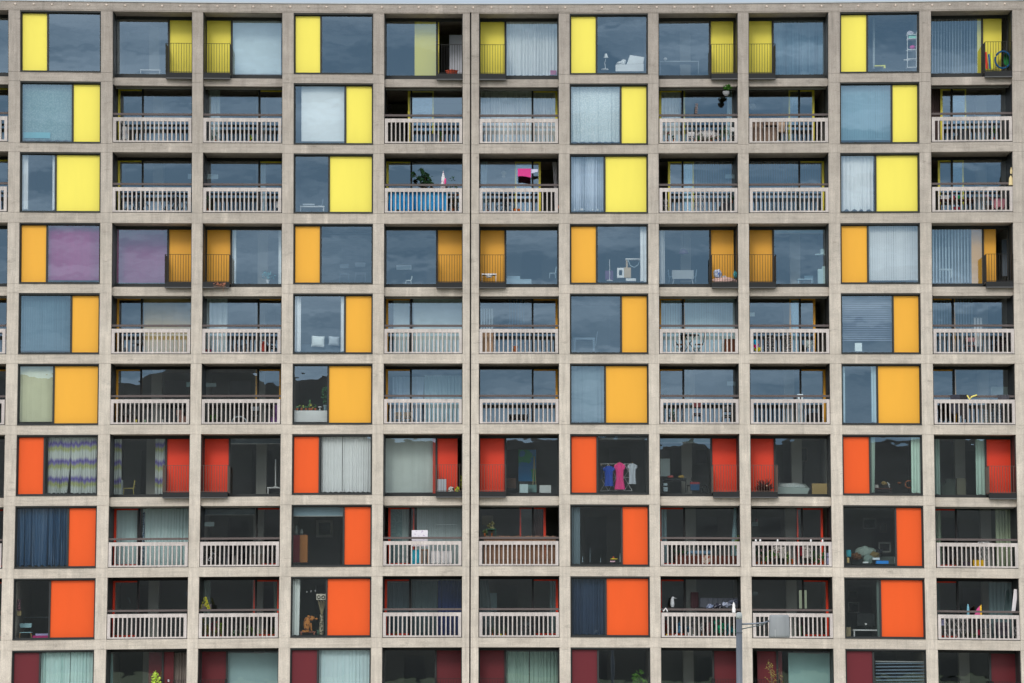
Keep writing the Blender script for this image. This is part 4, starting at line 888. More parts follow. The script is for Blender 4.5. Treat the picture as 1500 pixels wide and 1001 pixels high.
obj1(4, 7, 'wooden_box', 'box', 'reddish brown wooden box at the right end', [(1098, 350, 1168, 438)], mat('#7c4a33', .7, .2, (18, 3, 1)), d=.5)
sheet(4, 8, 'plain pale notice at the left end', 86, 174, 122, 200, '#c2d2d6')
b = B(4, 8)
for i, (x, y, m, rx, rz) in enumerate(((122, 370, '#1aa3d8', .09, .1), (128, 395, '#d81a6c', .11, .09), (140, 420, '#e8c81c', .13, .09))):
    mb = MB(); mb.ball(b.q(x, y, .35 + .05 * i), rx, .06, rz, 10, .5); thing(b, 'beach_bag', 'bag', ['bright blue bag topmost in the left corner', 'bright pink bag in the middle of the corner heap', 'bright yellow bag lowest in the left corner'][i], [('body', mb, m)], 'bright bags in the corner')
for i, x in enumerate((210, 245, 330, 350)):
    st3 = MB(); mb = MB()
    for k in range(7): st3.lathe(Vector(b.q(x, 436 - k * 17, .7)), [(.05, 0), (.075, .03), (.05, .07)], 10)
    thing(b, 'log_stack', 'logs', ['first speckled stack from the left behind balusters', 'second speckled stack from the left behind balusters', 'third speckled stack, left of the dark gap', 'fourth speckled stack near the middle'][i], [('body', st3, speckled('speckle_stack', '#262628', '#c9cdd0', 30, .52))], 'speckled stacks on the balcony')
mb = MB(); mb.ball(b.q(480, 385, .5), .16, .12, .16, 12, .4); thing(b, 'white_sack', 'bag', 'crumpled pale sack near the open door', [('body', mb, '#a9bcbc')])
curtain(4, 8, 'pale blue curtain strip left of the mullion', '#9fbcc8', 372, 412, fold=4)
hblind(4, 9, 'grey venetian blind drawn three quarters down', '#6a6f7c', None, None, 62, 365, pitch=2.6, ang=52)
obj1(4, 9, 'white_card', 'card', 'upright white card on the window sill', [(785, 376, 832, 431)], '#c9d6da', d=.34, dep=.02)
vblind(4, 10, 'pale vertical blind across both panes', '#7f8d94', 757, 1030, ang=R(52), pitch=3.8)
vblind(4, 10, 'bright white blind section right of the grey slats', WHT, 1030, 1090, 210, 400, ang=R(10), pitch=3.8)
chair(4, 10, 'pink backed chair behind the balusters', 978, 342, 1040, 438, '#8f6f70', '#3a3030', d=.7, back=2)
bike(4, 10, 'dark bicycle behind the right balusters', 1165, 1282, 438, '#2b2426', d=.8, frame='#4a3a40')
# ================= row 5
vblind(5, 0, 'lime cream vertical blind filling the pane', '#f0dcae', ang=R(14))
sheet(5, 1, 'small pale notice by the left jamb', 785, 598, 812, 642, '#51656b'); sheet(5, 1, 'small pale notice by the right jamb', 1242, 636, 1266, 668, '#8fb0b0')
for i, (x, m, w_) in enumerate(((855, '#6a3a3a', 12), (912, '#c9bf5a', 14), (970, '#8fa88f', 14), (1088, '#b9bcb8', 12))): pot(5, 1, ['small brown pot on the balcony floor', 'small yellow pot on the balcony floor', 'small pale green pot on the balcony floor', 'small white pot on the balcony floor'][i], x, 885, 906, w_, m, d=.5)
obj1(5, 1, 'storage_box', 'box', 'white box with a brown lower half at right', [(1178, 822, 1215, 860), (1195, 862, 1240, 908)], '#8d6f66', d=.7)
sheet(5, 2, 'plain pale notice at the left end', 90, 642, 170, 668, '#86989a')
b = B(5, 2); mb = MB(); mb.tube([b.q(325 + 48 * math.cos(-t * math.pi / 12), 905 - 40 * math.sin(t * math.pi / 12), .6) for t in range(13)], .022); thing(b, 'garden_hoop', 'hoop', 'arched grey hoop behind the balusters', [('hoop_tube', mb, '#aebcc2')])
obj1(5, 2, 'purple_bag', 'bag', 'purple bag in the right corner', [(562, 790, 585, 905), (535, 870, 560, 905)], '#6a4a7c', d=.8)
obj1(5, 3, 'white_cabinet', 'cabinet', 'white cabinet under the window with cacti on top', [(688, 826, 910, 902)], WHT, d=.45, dep=.4)
for i, (x, y0, rx, lf_, pw) in enumerate(((708, 800, 14, '#5a7a5a', 20), (738, 782, 18, '#8a9a4a', 16), (768, 790, 10, '#3a6a3a', 14), (792, 760, 12, '#4a7a4a', 18), (806, 782, 12, '#c2b84a', 16), (830, 790, 9, '#3f5f3a', 16))):
    plant(5, 3, ['leftmost small cactus', 'yellow tipped second cactus from left', 'third small cactus from the left', 'tallest spiky cactus', 'yellow flowered cactus', 'rightmost small cactus in terracotta'][i] + ' on the white cabinet', x, y0, 824, rx, leaf=lf_, potw=pw, poth=13, n=36, size=.035, d=.5)
pot(5, 3, 'small white stand on the cabinet right of cacti', 860, 800, 824, 26, WHT, d=.5, prof=[(.5, 0), (.2, .2), (.2, .6), (1, .8), (1, 1)])
plant(5, 3, 'tall leafy climbing plant in a grey pot', 896, 650, 824, 22, pot='#6f8288', leaf='#2f5a36', potw=28, poth=34, n=150, size=.05, d=.6)
curtain(5, 4, 'loosely gathered pale curtain on the left', '#8e9dab', 160, 372, top=600, gather=((1, .95, .85), -1), fold=7, amp=.06)
curtain(5, 4, 'pale translucent curtain on the right', '#93a9af', 372, 622, top=590, fold=5)
for i, x in enumerate((170, 232)): chair(5, 4, ['left of two slatted wooden garden chairs', 'right of two slatted wooden garden chairs'][i], x, 838, x + 50, 908, '#8d8678', '#8d8678', d=.6, back=2)
obj1(5, 5, 'garden_bench', 'bench', 'low dark bench behind the middle balusters', [(935, 852, 1062, 860), (940, 860, 950, 906), (1048, 860, 1058, 906), (935, 866, 1062, 880)], '#252d33', d=1.0)
mb = MB(); b = B(5, 5); mb.ball(b.q(992, 905, .4), .16, .08, .03, 10, .4); thing(b, 'white_slippers', 'shoes', 'small white shoes on the balcony floor', [('body', mb, '#c9cdd0')])
curtain(5, 6, 'thin grey white net across the pane', '#5c6c74', 75, 292, fold=7, amp=.02)
plant(5, 7, 'dark leafy plant behind the door pane', 700, 560, 900, 34, leaf='#2c3f38', n=110, size=.07, d=2.2)
curtain(5, 7, 'dark grey curtain right of the mullion', '#4d5a5c', 838, 872, fold=4, gather=((.7, 1, 1), -1))
sheet(5, 7, 'plain pale notice near the right jamb', 1112, 632, 1172, 660, '#9fb2ba')
b = B(5, 8); mb = MB(); b.qbox(mb, 402, 716, 440, 722, .62, .66); b.qbox(mb, 404, 722, 418, 908, .6, .66); b.qbox(mb, 428, 722, 438, 908, .6, .66)
thing(b, 'white_post_board', 'board', 'tall narrow white board standing on the balcony', [('body', mb, '#b7c6cc')])
for z0, z1, ds in ((697, 716, 'thin white curtain edge on the left'), (890, 922, 'thin white curtain edge on the right')): curtain(5, 9, ds, '#a9bcc2', z0, z1, fold=4)
for i, (x0, x1, y1, m, ds) in enumerate(((872, 935, 850, '#2b2c36', 'dark blue coat over the left handrail'), (935, 985, 870, '#1c1c20', 'black coat over the handrail'), (1185, 1262, 780, '#3a3a40', 'dark grey cloth over the right handrail'))):
    drape(5, 10, ds, x0, 718, x1, y1, m, .06, 'garment', 'clothing', fold=5, amp=.03, hem=3, group='clothes over the handrail')
b = B(5, 10); mb = MB(); mb.tube([b.q(983, 722, .05), b.q(1000, 750, .04), b.q(1012, 732, .04), b.q(1048, 720, .05)], .028, 6); thing(b, 'yellow_strap', 'strap', 'cream yellow strap looped over the handrail', [('strap_band', mb, '#e0c66a')])
for i, x in enumerate((1130, 1175)): 
    mb = MB()
    for k in range(6): b.qbox(mb, x, 790 + k * 18, x + 38, 797 + k * 18, .7, .74)
    b.qbox(mb, x, 780, x + 4, 905, .72, .76); b.qbox(mb, x + 34, 780, x + 38, 905, .72, .76); thing(b, 'slatted_chair_back', 'chair', ['left of two folded slatted chairs', 'right of two folded slatted chairs'][i], [('frame', mb, '#5f6468')], 'folded slatted chairs')
obj1(5, 10, 'white_basket', 'basket', 'pale ribbed laundry basket inside the right pane', [(1142, 665, 1252, 720)], '#8e9c98', d=2.0)
# ================= row 6
curtain(6, -1, 'teal curtain in the sliver of window', '#4f7a7c', 0, 32)
curtain(6, 0, 'left pale curtain with violet and lime bands', BANDED, 320, 470, fold=4, gather=((1, .98, .85), -1), amp=.05)
curtain(6, 0, 'right pale curtain with violet and lime bands', BANDED, 472, 640, fold=4, amp=.05)
curtain(6, 1, 'narrow banded curtain on the left of the pane', BANDED, 748, 808, fold=4, amp=.04)
curtain(6, 1, 'narrow banded curtain on the right of the pane', BANDED, 1032, 1096, fold=4, amp=.04)
chair(6, 1, 'yellow wooden folding chair inside the window', 825, 352, 892, 452, '#b4a65c', '#b4a65c', d=1.9)
obj1(6, 1, 'white_board', 'board', 'white narrow panel left of the folding chair', [(802, 350, 816, 450)], '#c3cfcc', d=1.6)
table(6, 2, 'white desk at the right of the dark room', 508, 402, 602, 447, WHT, WHT, th=8, lw=9)
b = B(6, 2); mb = MB(); mb.tube([b.q(563, 402, 2.1), b.q(562, 218, 2.1)], .024); mb.lathe(Vector(b.q(563, 402, 2.1)), [(.1, 0), (.03, .03)], 10); thing(b, 'tube_lamp', 'lamp', 'tall thin white lamp standing on the desk', [('stem', mb, WHT)])
roller(6, 2, 'dark roller blind rolled to the top', '#3d4c56', 250, 600, None, 112)
curtain(6, 3, 'left white pleated curtain half', '#ccd1cf', 868, 1004, fold=3.6, amp=.03)
curtain(6, 3, 'right white pleated curtain half', '#ccd1cf', 1008, 1200, fold=3.6, amp=.03)
vblind(6, 4, 'pale grey vertical blind filling the pane', '#c2cac6', 105, 430, ang=R(20))
b = B(6, 4); sc = MB(); P = lambda x, y, o=0: b.q(x, y, .3 + o)
b.qbox(sc, 456, 352, 514, 452, .3, .52)
for x in (466, 478, 490, 502): b.qbox(sc, x, 356, x + 5, 448, .285, .3)
hn = MB(); hn.tube([P(476, 352, .1), P(476, 344, .1), P(494, 344, .1), P(494, 352, .1)], .01)
thing(b, 'suitcase', 'suitcase', 'ribbed silver suitcase standing on the steel balcony', [('shell', sc, mat('#aeb4b8', .35, .04, metal=.5)), ('handle', hn, '#333333')])
for i, (x, m, w_) in enumerate(((545, speckled('cow_cloth', '#d9d9d0', '#26261f', 9, .48), 42), (588, speckled('lime_cloth', '#b7c21c', '#3a3a1a', 10, .5), 34))):
    mb = MB(); q = b.q(x, 430, .4); mb.ball(q, w_ / 4.55 / 39 / 2 * 1.05, .12, .15, 12, .3); thing(b, 'patterned_bag', 'bag', ['black and white patterned bag on the balcony', 'lime and black patterned bag on the balcony'][i], [('body', mb, m)], 'patterned bags')
plant(6, 4, 'thin yellow green plant at the right railing', 617, 330, 452, 9, leaf='#8f9a2c', n=34, size=.045, d=.35)
b = B(6, 5); mb = MB(); b.qbox(mb, 998, 155, 1115, 366, 2.6, 2.64); thing(b, 'painting', 'painting', 'large green and blue canvas leaning in the room', [('canvas', mb, PAINTING)])
mb = MB(); mb.tube([b.q(1092, 440, 2.2), b.q(1102, 200, 2.4)], .02); mb.tube([b.q(1116, 440, 2.3), b.q(1104, 215, 2.4)], .018); thing(b, 'easel', 'easel', 'wooden easel standing before the green canvas', [('easel_legs', mb, '#8f8a66')])
for i, (x0, y0, x1, y1, m, ds, nm) in enumerate(((1006, 385, 1062, 443, '#b9cfd8', 'pale blue white storage box left of the easel', 'storage_box'), (1138, 392, 1214, 443, '#ccd6d6', 'white seat right of the easel', 'white_stool'), (922, 345, 982, 412, '#4a3528', 'brown wooden crate by the panel', 'wooden_crate'), (1062, 390, 1118, 440, '#6a8f8c', 'teal folder stack below the canvas', 'folder_stack'))):
    obj1(6, 5, nm, 'box' if i != 1 else 'stool', ds, [(x0, y0, x1, y1)], m, d=1.5 + .2 * i)
obj1(6, 5, 'laptop', 'laptop', 'dark laptop on the storage box', [(1004, 370, 1076, 386)], '#23282b', d=1.5, dep=.25)
for i, (x0, y0, x1, y1, m, dr, ds) in enumerate(((285, 262, 362, 398, '#123f9c', 0, 'bright blue shirt on the drying rack'), (360, 240, 432, 420, '#d8357c', 1, 'bright pink dress hanging from a wooden hanger'), (448, 246, 512, 384, '#a9b0b8', 0, 'grey white hooded top on a hanger'), (262, 262, 290, 350, '#1c2c4c', 0, 'dark navy top partly behind the blue shirt'))):
    garment(6, 6, ds, x0, y0, x1, y1, m, .62 + .04 * i, dr)
airer(6, 6, 'white wire drying rack behind hanging clothes', 268, 250, 478, 430, .85, cols=4)
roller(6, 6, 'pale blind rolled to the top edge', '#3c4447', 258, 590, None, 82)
table(6, 7, 'dark dining table in the room', 690, 345, 845, 440, '#23282a', '#23282a', d=2.0, th=12, lw=6)
chair(6, 7, 'dark chair at the right of the table', 850, 340, 872, 435, '#23282a', '#23282a', d=1.9)
chair(6, 7, 'dark chair with papers at the left', 692, 345, 722, 438, '#2c3236', '#23282a', d=1.7, back=0)
obj1(6, 7, 'white_board', 'board', 'pale bright board beside the left column', [(666, 214, 736, 332)], '#c3dbe4', d=2.6, dep=.04)
obj1(6, 7, 'storage_crate', 'crate', 'blue crate with a red lid', [(872, 384, 930, 424)], '#1d4a72', d=1.7, extra=[('lid', qb((870, 370, 932, 384)), '#8a2f36')])
roller(6, 7, 'grey roller blind rolled near the top', '#6a7674', 664, 1018, None, 108)
for i, (x, m) in enumerate(((738, '#c25c54'), (810, '#b99a4c'))):
    mb = MB(); b = B(6, 7); mb.ball(b.q(x, 336, 2.2), .12, .1, .06, 10, .4); thing(b, 'fruit_bowl', 'bowl', ['red bowl on the dark dining table', 'golden bowl on the dark dining table'][i], [('body', mb, m)])
obj1(6, 7, 'white_packet', 'box', 'small white packet under the table', [(694, 378, 718, 394), (692, 404, 720, 432, .05)], '#b7c9d2', d=1.6)
b = B(6, 7); mb = MB(); mb.tube([b.q(965 + 22 * math.cos(t * math.pi / 8), 415 + 24 * math.sin(t * math.pi / 8), 1.9) for t in range(17)], .035); thing(b, 'round_basket', 'basket', 'dark round basket right of the crate', [('rim', mb, '#17191b')])
b = B(6, 8); mb = MB(); mb.hexa([b.q(262, 446, 1.5), b.q(470, 446, 1.5), b.q(482, 410, 1.5), b.q(262, 402, 1.5), b.q(262, 446, 3), b.q(470, 446, 3), b.q(452, 378, 3), b.q(262, 372, 3)])
bw = MB(); bw.ball(b.q(360, 405, 2.2), .62, .6, .17, 18, .2); thing(b, 'bed', 'bed', 'bed with a patterned white quilt', [('mattress', mb, '#9aa8a4'), ('quilt', bw, LACE)])
obj1(6, 8, 'cardboard_box', 'box', 'square brown cardboard box at the right', [(500, 377, 602, 447)], '#a88f5c', d=1.45)
b = B(6, 8); tw = MB(); rd = random.Random(3); cx_, cy_, cz_ = b.q(182, 392, .42)
for i in range(300):
    a = rd.uniform(0, 2 * math.pi); q = rd.uniform(-.8, .9); rr = .36 * rd.uniform(.75, 1.12); dr_ = Vector((math.cos(a) * math.sqrt(1 - q * q), math.sin(a) * math.sqrt(1 - q * q) * .8, q)); p0 = Vector((cx_, cy_, cz_ - .12))
    tw.tube([p0 + dr_ * .06, p0 + dr_ * rr * .6 + Vector((0, 0, .01)), p0 + dr_ * rr + Vector((rd.uniform(-.02, .02), 0, .05))], 0.011, 4, .005)
tw.ball((cx_, cy_, cz_ - .16), .10, .09, .12, 8, .5)
thing(b, 'dried_bush', 'plant', 'round dried brown bush on the steel balcony', [('twigs', tw, '#4a2c2a')])
mb = MB(); mb.ball(b.q(200, 393, .08), .03, .03, .035, 8); thing(b, 'bird_feeder', 'ornament', 'small cream ball hung on the railing', [('body', mb, '#c09a80')])
curtain(6, 9, 'pale curtain strip left of the pane', '#9fb3a8', 888, 918, fold=4, gather=((1, .9, .7), -1))
curtain(6, 9, 'pale curtain right of the pane', '#b3c9bd', 1156, 1228, fold=4)
table(6, 9, 'brown desk holding small objects', 905, 405, 1022, 436, '#4a2e2a', '#3a2624', d=1.2, th=8)
b = B(6, 9); mb = MB(); mb.ball(b.q(975, 375, 1.3), .11, .1, .08, 10, .3); thing(b, 'straw_hat', 'hat', 'tan straw hat on the desk', [('body', mb, '#8f7a4c')])
mb = MB(); mb.tube([b.q(1010, 402, 1.2), b.q(995, 365, 1.2), b.q(1012, 385, 1.2)], .012); thing(b, 'desk_lamp', 'lamp', 'small white angled lamp on the desk', [('arm', mb, WHT)])
mb = MB(); mb.tube([b.q(1138 + 24 * math.cos(R(60 + t * 20)), 380 + 24 * math.sin(R(60 + t * 20)), 1.2) for t in range(13)], .02); thing(b, 'ring_ornament', 'ornament', 'copper crescent ornament by the curtain', [('ring', mb, '#a4623c')])
mb = MB(); mb.ball(b.q(1075, 372, 1.5), .08, .08, .05, 8, .3); thing(b, 'wooden_bowl', 'bowl', 'small brown bowl left of the crescent', [('body', mb, '#7a4a2c')])
obj1(6, 9, 'white_rack', 'rack', 'small white objects left on the desk', [(912, 384, 936, 404)], '#c6c2ba', d=1.2, dep=.1)
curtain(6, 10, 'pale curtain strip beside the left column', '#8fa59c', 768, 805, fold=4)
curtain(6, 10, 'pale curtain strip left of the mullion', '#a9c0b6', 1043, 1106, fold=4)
obj1(6, 10, 'cabinet', 'cabinet', 'beige tall cabinet in the middle of the room', [(915, 338, 974, 450)], '#6a6a5a', d=2.4)
obj1(6, 10, 'armchair', 'armchair', 'grey green armchair left of the beige cabinet', [(812, 372, 905, 450), (845, 345, 905, 374)], '#3f4a42', d=2.6)
# ================= row 7
curtain(7, -1, 'lilac curtain in the sliver of window', '#7f7a98', 0, 26)
curtain(7, 0, 'glossy dark blue satin curtain across the pane', mat('#2f5478', .28, .1, (5, 5, 1), spec=.8), 112, 456, fold=4.6, amp=.075, hem=1.5)
curtain(7, 1, 'pale blue curtain behind the narrow door', '#b4ccd2', 768, 918, fold=6)
curtain(7, 1, 'wide pale blue curtain with dark dotted edge', '#b9d4dc', 955, 1258, fold=5)
drape(7, 1, 'dark blue dotted trim on the curtain edge', 955, 565, 968, 930, speckled('dotted_trim', '#24466c', '#b9d0d8', 20, .52), 1.68, 'curtain_trim', 'curtain')
roller(7, 2, 'grey roller blind a third down', '#4c5a62', 80, 432, None, 585)
sheet(7, 2, 'plain pale notice at the left end', 86, 634, 160, 662, '#98a8a8')
bike(7, 2, 'white and red bicycle behind the left balusters', 84, 212, 925, '#1d1f22', d=.6, frame='#c9cdcf')
roller(7, 3, 'grey roller blind pulled a short way down', '#6a7e88', None, None, None, 595)
obj1(7, 3, 'cabinet', 'cabinet', 'tall cabinet with a red front and orange side', [(686, 722, 728, 905)], '#6a1420', d=1.2, extra=[('side_panel', qb((729, 722, 780, 905), off=.002), '#9a6434')])
for i, (x, w_) in enumerate(((706, 22), (740, 26))): pot(7, 3, ['small lamp ornament on the cabinet top', 'grey carved jar on the cabinet top'][i], x, 682 if i else 655, 720, w_, '#6f7674', d=1.3, name='ornament', cat='ornament', prof=[(.6, 0), (1, .3), (.7, .7), (.3, 1)])
frame_pic(7, 3, 'grey framed picture on the far wall', 836, 624, 946, 738, '#a9a9a2', '#2c3230', d=3.6, w_=16)
curtain(7, 4, 'dark leaf patterned curtain behind the door', PATT, 146, 222, fold=7, amp=.02)
curtain(7, 4, 'narrow pale curtain right of the patterned one', '#8f9d9c', 222, 268, fold=4)
vblind(7, 4, 'pale grey vertical blind across the wide pane', '#b4bfc0', 320, 622, ang=R(25))
b = B(7, 4); P = lambda x, y, o=0: b.q(x, y, .5 + o)
mb = MB(); b.qbox(mb, 286, 692, 392, 800, .42, .5); thing(b, 'patterned_board', 'board', 'white patterned board rising above the handrail', [('body', mb, speckled('sketched_board', '#e3dfe6', '#b9a9c4', 12, .6))])
drape(7, 4, 'turquoise trousers hanging behind the balusters', 288, 822, 338, 915, '#2c9cb0', .4, 'garment', 'clothing', fold=6, amp=.03)
obj1(7, 4, 'wooden_stool', 'stool', 'brown slatted stool left of the white boxes', [(350, 826, 358, 915), (368, 826, 376, 915), (388, 826, 396, 915), (345, 820, 402, 828)], '#9c7a62', d=.5, dep=.25)
for i, x in enumerate((412, 445, 482, 520)): obj1(7, 4, 'white_storage_box', 'box', ['first', 'second', 'third', 'fourth'][i] + ' white box from the left by the balusters', [(x, 836, x + 32, 914), (x, 830, x + 33, 838, -.01)], '#dfe2e6', d=.4, group='white boxes on the balcony')
mb = MB(); mb.tube([b.q(445, 740, 1.3), b.q(445, 655, 1.3), b.q(585, 655, 1.3), b.q(585, 740, 1.3)], .01); thing(b, 'metal_frame', 'frame', 'thin grey metal frame before the blind', [('frame_tube', mb, '#8e9a9c')])
b = B(7, 5); mb = MB(); rd = random.Random(9)
for i in range(150):
    x = 770 + i * 3.18; y = 728 + rd.uniform(0, 10); w_ = rd.uniform(2.0, 3.6); o = rd.uniform(0, .02); b.qbox(mb, x, y, x + w_, 918, .16 + o, .175 + o)
wr = MB()
for y in (745, 820, 890): b.qbox(wr, 768, y, 1248, y + 2, .15, .158)
thing(b, 'reed_screen', 'screen', 'brown split reed screen behind the whole balustrade', [('reeds', mb, REED), ('binding_wire', wr, '#5a4438')])
frame_pic(7, 5, 'brown patterned picture above the left handrail', 755, 592, 836, 660, '#5c5346', '#7a7058', d=2.6, w_=3)
plant(7, 5, 'pale dry plant above the left handrail', 822, 640, 730, 26, leaf='#6a6a4c', n=60, size=.05, d=1.2)
table(7, 5, 'small green wire table on the balcony', 790, 684, 850, 735, '#2f5a4c', '#2f5a4c', d=.9, th=4, lw=2)
curtain(7, 5, 'dark striped curtain in the open doorway', '#4a2f2e', 1092, 1168, fold=4)
curtain(7, 6, 'grey curtain strip on the left of the pane', '#5c6c74', 78, 132, fold=4)
b = B(7, 6); P = lambda x, y, o=0: b.q(x, y, .36 + o); mb = MB(); mb.ball(P(351, 884), .10, .05, .03, 10); wg = MB(); wg.box(*[P(332, 884)[0], P(378, 884)[0], .30, .42, P(0, 886)[2], P(0, 882)[2]]); tl = MB(); tl.ball(P(352, 874), .025, .025, .035, 8); fl = MB(); fl.box(P(330, 0)[0], P(362, 0)[0], .32, .40, P(0, 905)[2], P(0, 897)[2])
thing(b, 'toy_aeroplane', 'toy', 'yellow toy aeroplane on the window sill', [('fuselage', mb, '#e8b81c'), ('wing', wg, '#e8b81c'), ('pilot', tl, '#d8542c'), ('float', fl, '#e5a6b4')])
for i, (x, y0, w_, m) in enumerate(((148, 866, 14, '#7c8c94'), (198, 810, 5, '#7c8c94'), (268, 875, 6, '#9fb0b6'), (396, 845, 12, '#9aa4a6'))): pot(7, 6, ['small grey figurine at the left of the sill', 'tall thin candle stick on the sill', 'short thin bottle on the sill', 'pale ornament by the right mullion'][i], x, y0, 905, w_, m, d=.36, name='ornament', cat='ornament', prof=[(.8, 0), (.3, .2), (.5, .5), (.25, .8), (.2, 1)])
curtain(7, 7, 'pale curtain strip beside the left column', '#8aa3a8', 670, 712, fold=4)
curtain(7, 7, 'pale curtain drawn aside at the right', '#86a2a8', 1132, 1200, gather=((.6, .85, 1), 1), fold=4)
obj1(7, 7, 'wooden_planter', 'planter', 'long dark brown wooden planter behind the balusters', [(765, 860, 945, 915), (1000, 860, 1180, 915)], '#5a3227', d=.5)
obj1(7, 7, 'patterned_crate', 'crate', 'pale crate with red shapes between the planters', [(950, 858, 998, 915)], speckled('red_on_cream', '#cfc0b0', '#a4442c', 12, .5), d=.45)
plant(7, 7, 'yellow green plant at the right end', 1185, 690, 860, 20, leaf='#6f8a2c', n=70, size=.06, d=.5)
table(7, 7, 'blue grey table inside the room', 845, 828, 1010, 915, '#58768a', '#58768a', d=1.2, th=20)
plant(7, 7, 'low green plants above the left planter', 800, 828, 862, 60, leaf='#2f4f2c', n=60, size=.04, d=.6)
b = B(7, 8); mb = MB(); b.qbox(mb, 98, 636, 138, 662, 2.4, 2.7); mb2 = MB(); mb2.ball(b.q(130, 624, 2.5), .05, .05, .07, 8); cd = MB(); cd.tube([b.q(130, 615, 2.5), b.q(130, 548, 2.5)], .004, 4)
thing(b, 'pendant_lamp', 'lamp', 'pale square pendant lamp beside the left column', [('shade', mb, '#7c8a8a'), ('holder', mb2, '#6a3038'), ('cord', cd, '#444444')])
for i, (x, y0, lf_, fl, rx) in enumerate(((128, 800, '#1c3c2a', None, 18), (158, 800, '#2a4a2c', '#c9a2a8', 16), (182, 850, '#3f6a2c', None, 18), (205, 815, '#2c4a26', '#ccc66a', 16), (345, 890, '#5a6a34', None, 14), (492, 795, '#31402c', '#b9b0c4', 14), (515, 830, '#2c5222', None, 20), (545, 850, '#33602a', '#c98c8c', 20), (570, 800, '#1c6a34', None, 16))):
    plant(7, 8, ['dark green plant in the left corner', 'pink flowered plant second from the left', 'light green bush third from the left', 'yellow flowered plant fourth from the left', 'small olive plant in mid balcony', 'lilac flowered plant right of the deckchair', 'broad green plant near the door', 'pink flowered trailing plant near the door', 'bright green plant near the right post'][i], x, y0, 915, rx, leaf=lf_, flower=fl, n=55, size=.045, d=.4)
for k, (x0, x1) in enumerate(((238, 318), (436, 500))): drape(7, 8, ['left striped deckchair cloth behind balusters', 'right striped deckchair cloth behind balusters'][k], x0, 796, x1, 875, STRIPE, .55, 'deckchair', 'deckchair', fold=9, amp=.03, lean=-2)
pot(7, 8, 'terracotta pot in the middle of the balcony', 364, 880, 915, 26, '#a4532f', d=.45)
obj1(7, 8, 'red_cushion', 'cushion', 'dark red cushion left of the right deckchair', [(416, 800, 430, 858)], '#7c2430', d=.4)
obj1(7, 8, 'lilac_box', 'box', 'pale lilac box by the right post', [(590, 868, 606, 915), (590, 838, 606, 862, .02)], '#a3a6c4', d=.35)
for i, x in enumerate((123, 152, 267, 487, 564)):
    mb = MB(); b = B(7, 8); mb.lathe(Vector(b.q(x, 764, .05)), [(.03, 0), (.035, .05), (.005, .09)], 8); thing(b, 'planter_hook', 'hook', ['first', 'second', 'third', 'fourth', 'fifth'][i] + ' small white hook along the balustrade top', [('body', mb, WHT)], 'white hooks on the balustrade')
b = B(7, 9); mb = MB(); mb.ball(b.q(845, 835, 1.4), .42, .3, .24, 14, .25); mb3 = MB(); mb3.ball(b.q(862, 880, 1.0), .2, .2, .2, 12, .3); s2 = MB(); b.qbox(s2, 760, 860, 1050, 912, 1.3, 2.2)
thing(b, 'sofa', 'sofa', 'cluttered grey sofa heaped with cushions', [('seat_body', s2, '#45504c'), ('cushion', mb, '#7f8f88'), ('cushion', mb3, '#6f827c')])
for i, (x, y, rx, m, ds) in enumerate(((780, 860, .2, '#5a3a22', 'brown blanket heap left on the sofa'), (905, 850, .2, '#6a5a34', 'olive brown blanket in the middle of the sofa'), (935, 830, .14, '#16181f', 'black cushion on the sofa'))):
    mb = MB(); mb.ball(b.q(x, y, 1.0 + .1 * i), rx, .2, .13, 12, .5); thing(b, 'blanket' if i < 2 else 'cushion', 'blanket' if i < 2 else 'cushion', ds, [('body', mb, m)])
pot(7, 9, 'turquoise and white lamp shade at the left', 732, 818, 862, 36, speckled('banded_shade', '#2c9cac', '#c9dcdc', 3, .55), d=.6, name='table_lamp', cat='lamp', prof=[(.9, 0), (1, .4), (.9, 1)])
pot(7, 9, 'cream candle below the turquoise lamp', 728, 868, 903, 16, '#b7a06a', d=.5, name='candle', cat='candle', prof=[(1, 0), (1, .9), (.3, 1)])
obj1(7, 9, 'blue_tray', 'tray', 'bright blue tray on the sill', [(915, 888, 995, 908)], '#1a7fd4', d=.45)
obj1(7, 9, 'white_dish', 'dish', 'white dish above the blue tray', [(892, 868, 938, 882)], '#c9d2e6', d=.7); obj1(7, 9, 'white_dish', 'dish', 'small white dish left on the sill', [(828, 895, 862, 905)], '#c9d2e6', d=.5)
pot(7, 9, 'white bottle by the mullion', 1041, 842, 902, 13, '#b4bcb8', d=.5, name='bottle', cat='bottle', prof=[(.9, 0), (.9, .6), (.4, .75), (.4, 1)])
frame_pic(7, 9, 'large grey framed picture on the far wall', 832, 606, 918, 678, '#8b8d88', '#252c2a', d=3.8, w_=8); frame_pic(7, 9, 'small grey framed screen low on the wall', 930, 765, 1012, 832, '#8b8d88', '#151818', d=2.6, w_=9)
curtain(7, 10, 'pale green curtain strip beside the left column', '#8b9c86', 775, 805, fold=4); curtain(7, 10, 'cream green pleated curtain at the right', '#9ea78c', 1165, 1296, fold=5, amp=.06)
obj1(7, 10, 'yellow_crate', 'crate', 'bright yellow crate behind the balusters', [(1015, 878, 1086, 928)], '#d8a81c', d=.5)
airer(7, 10, 'white wire airer above the yellow crate', 1048, 760, 1122, 890, .8, cols=2)
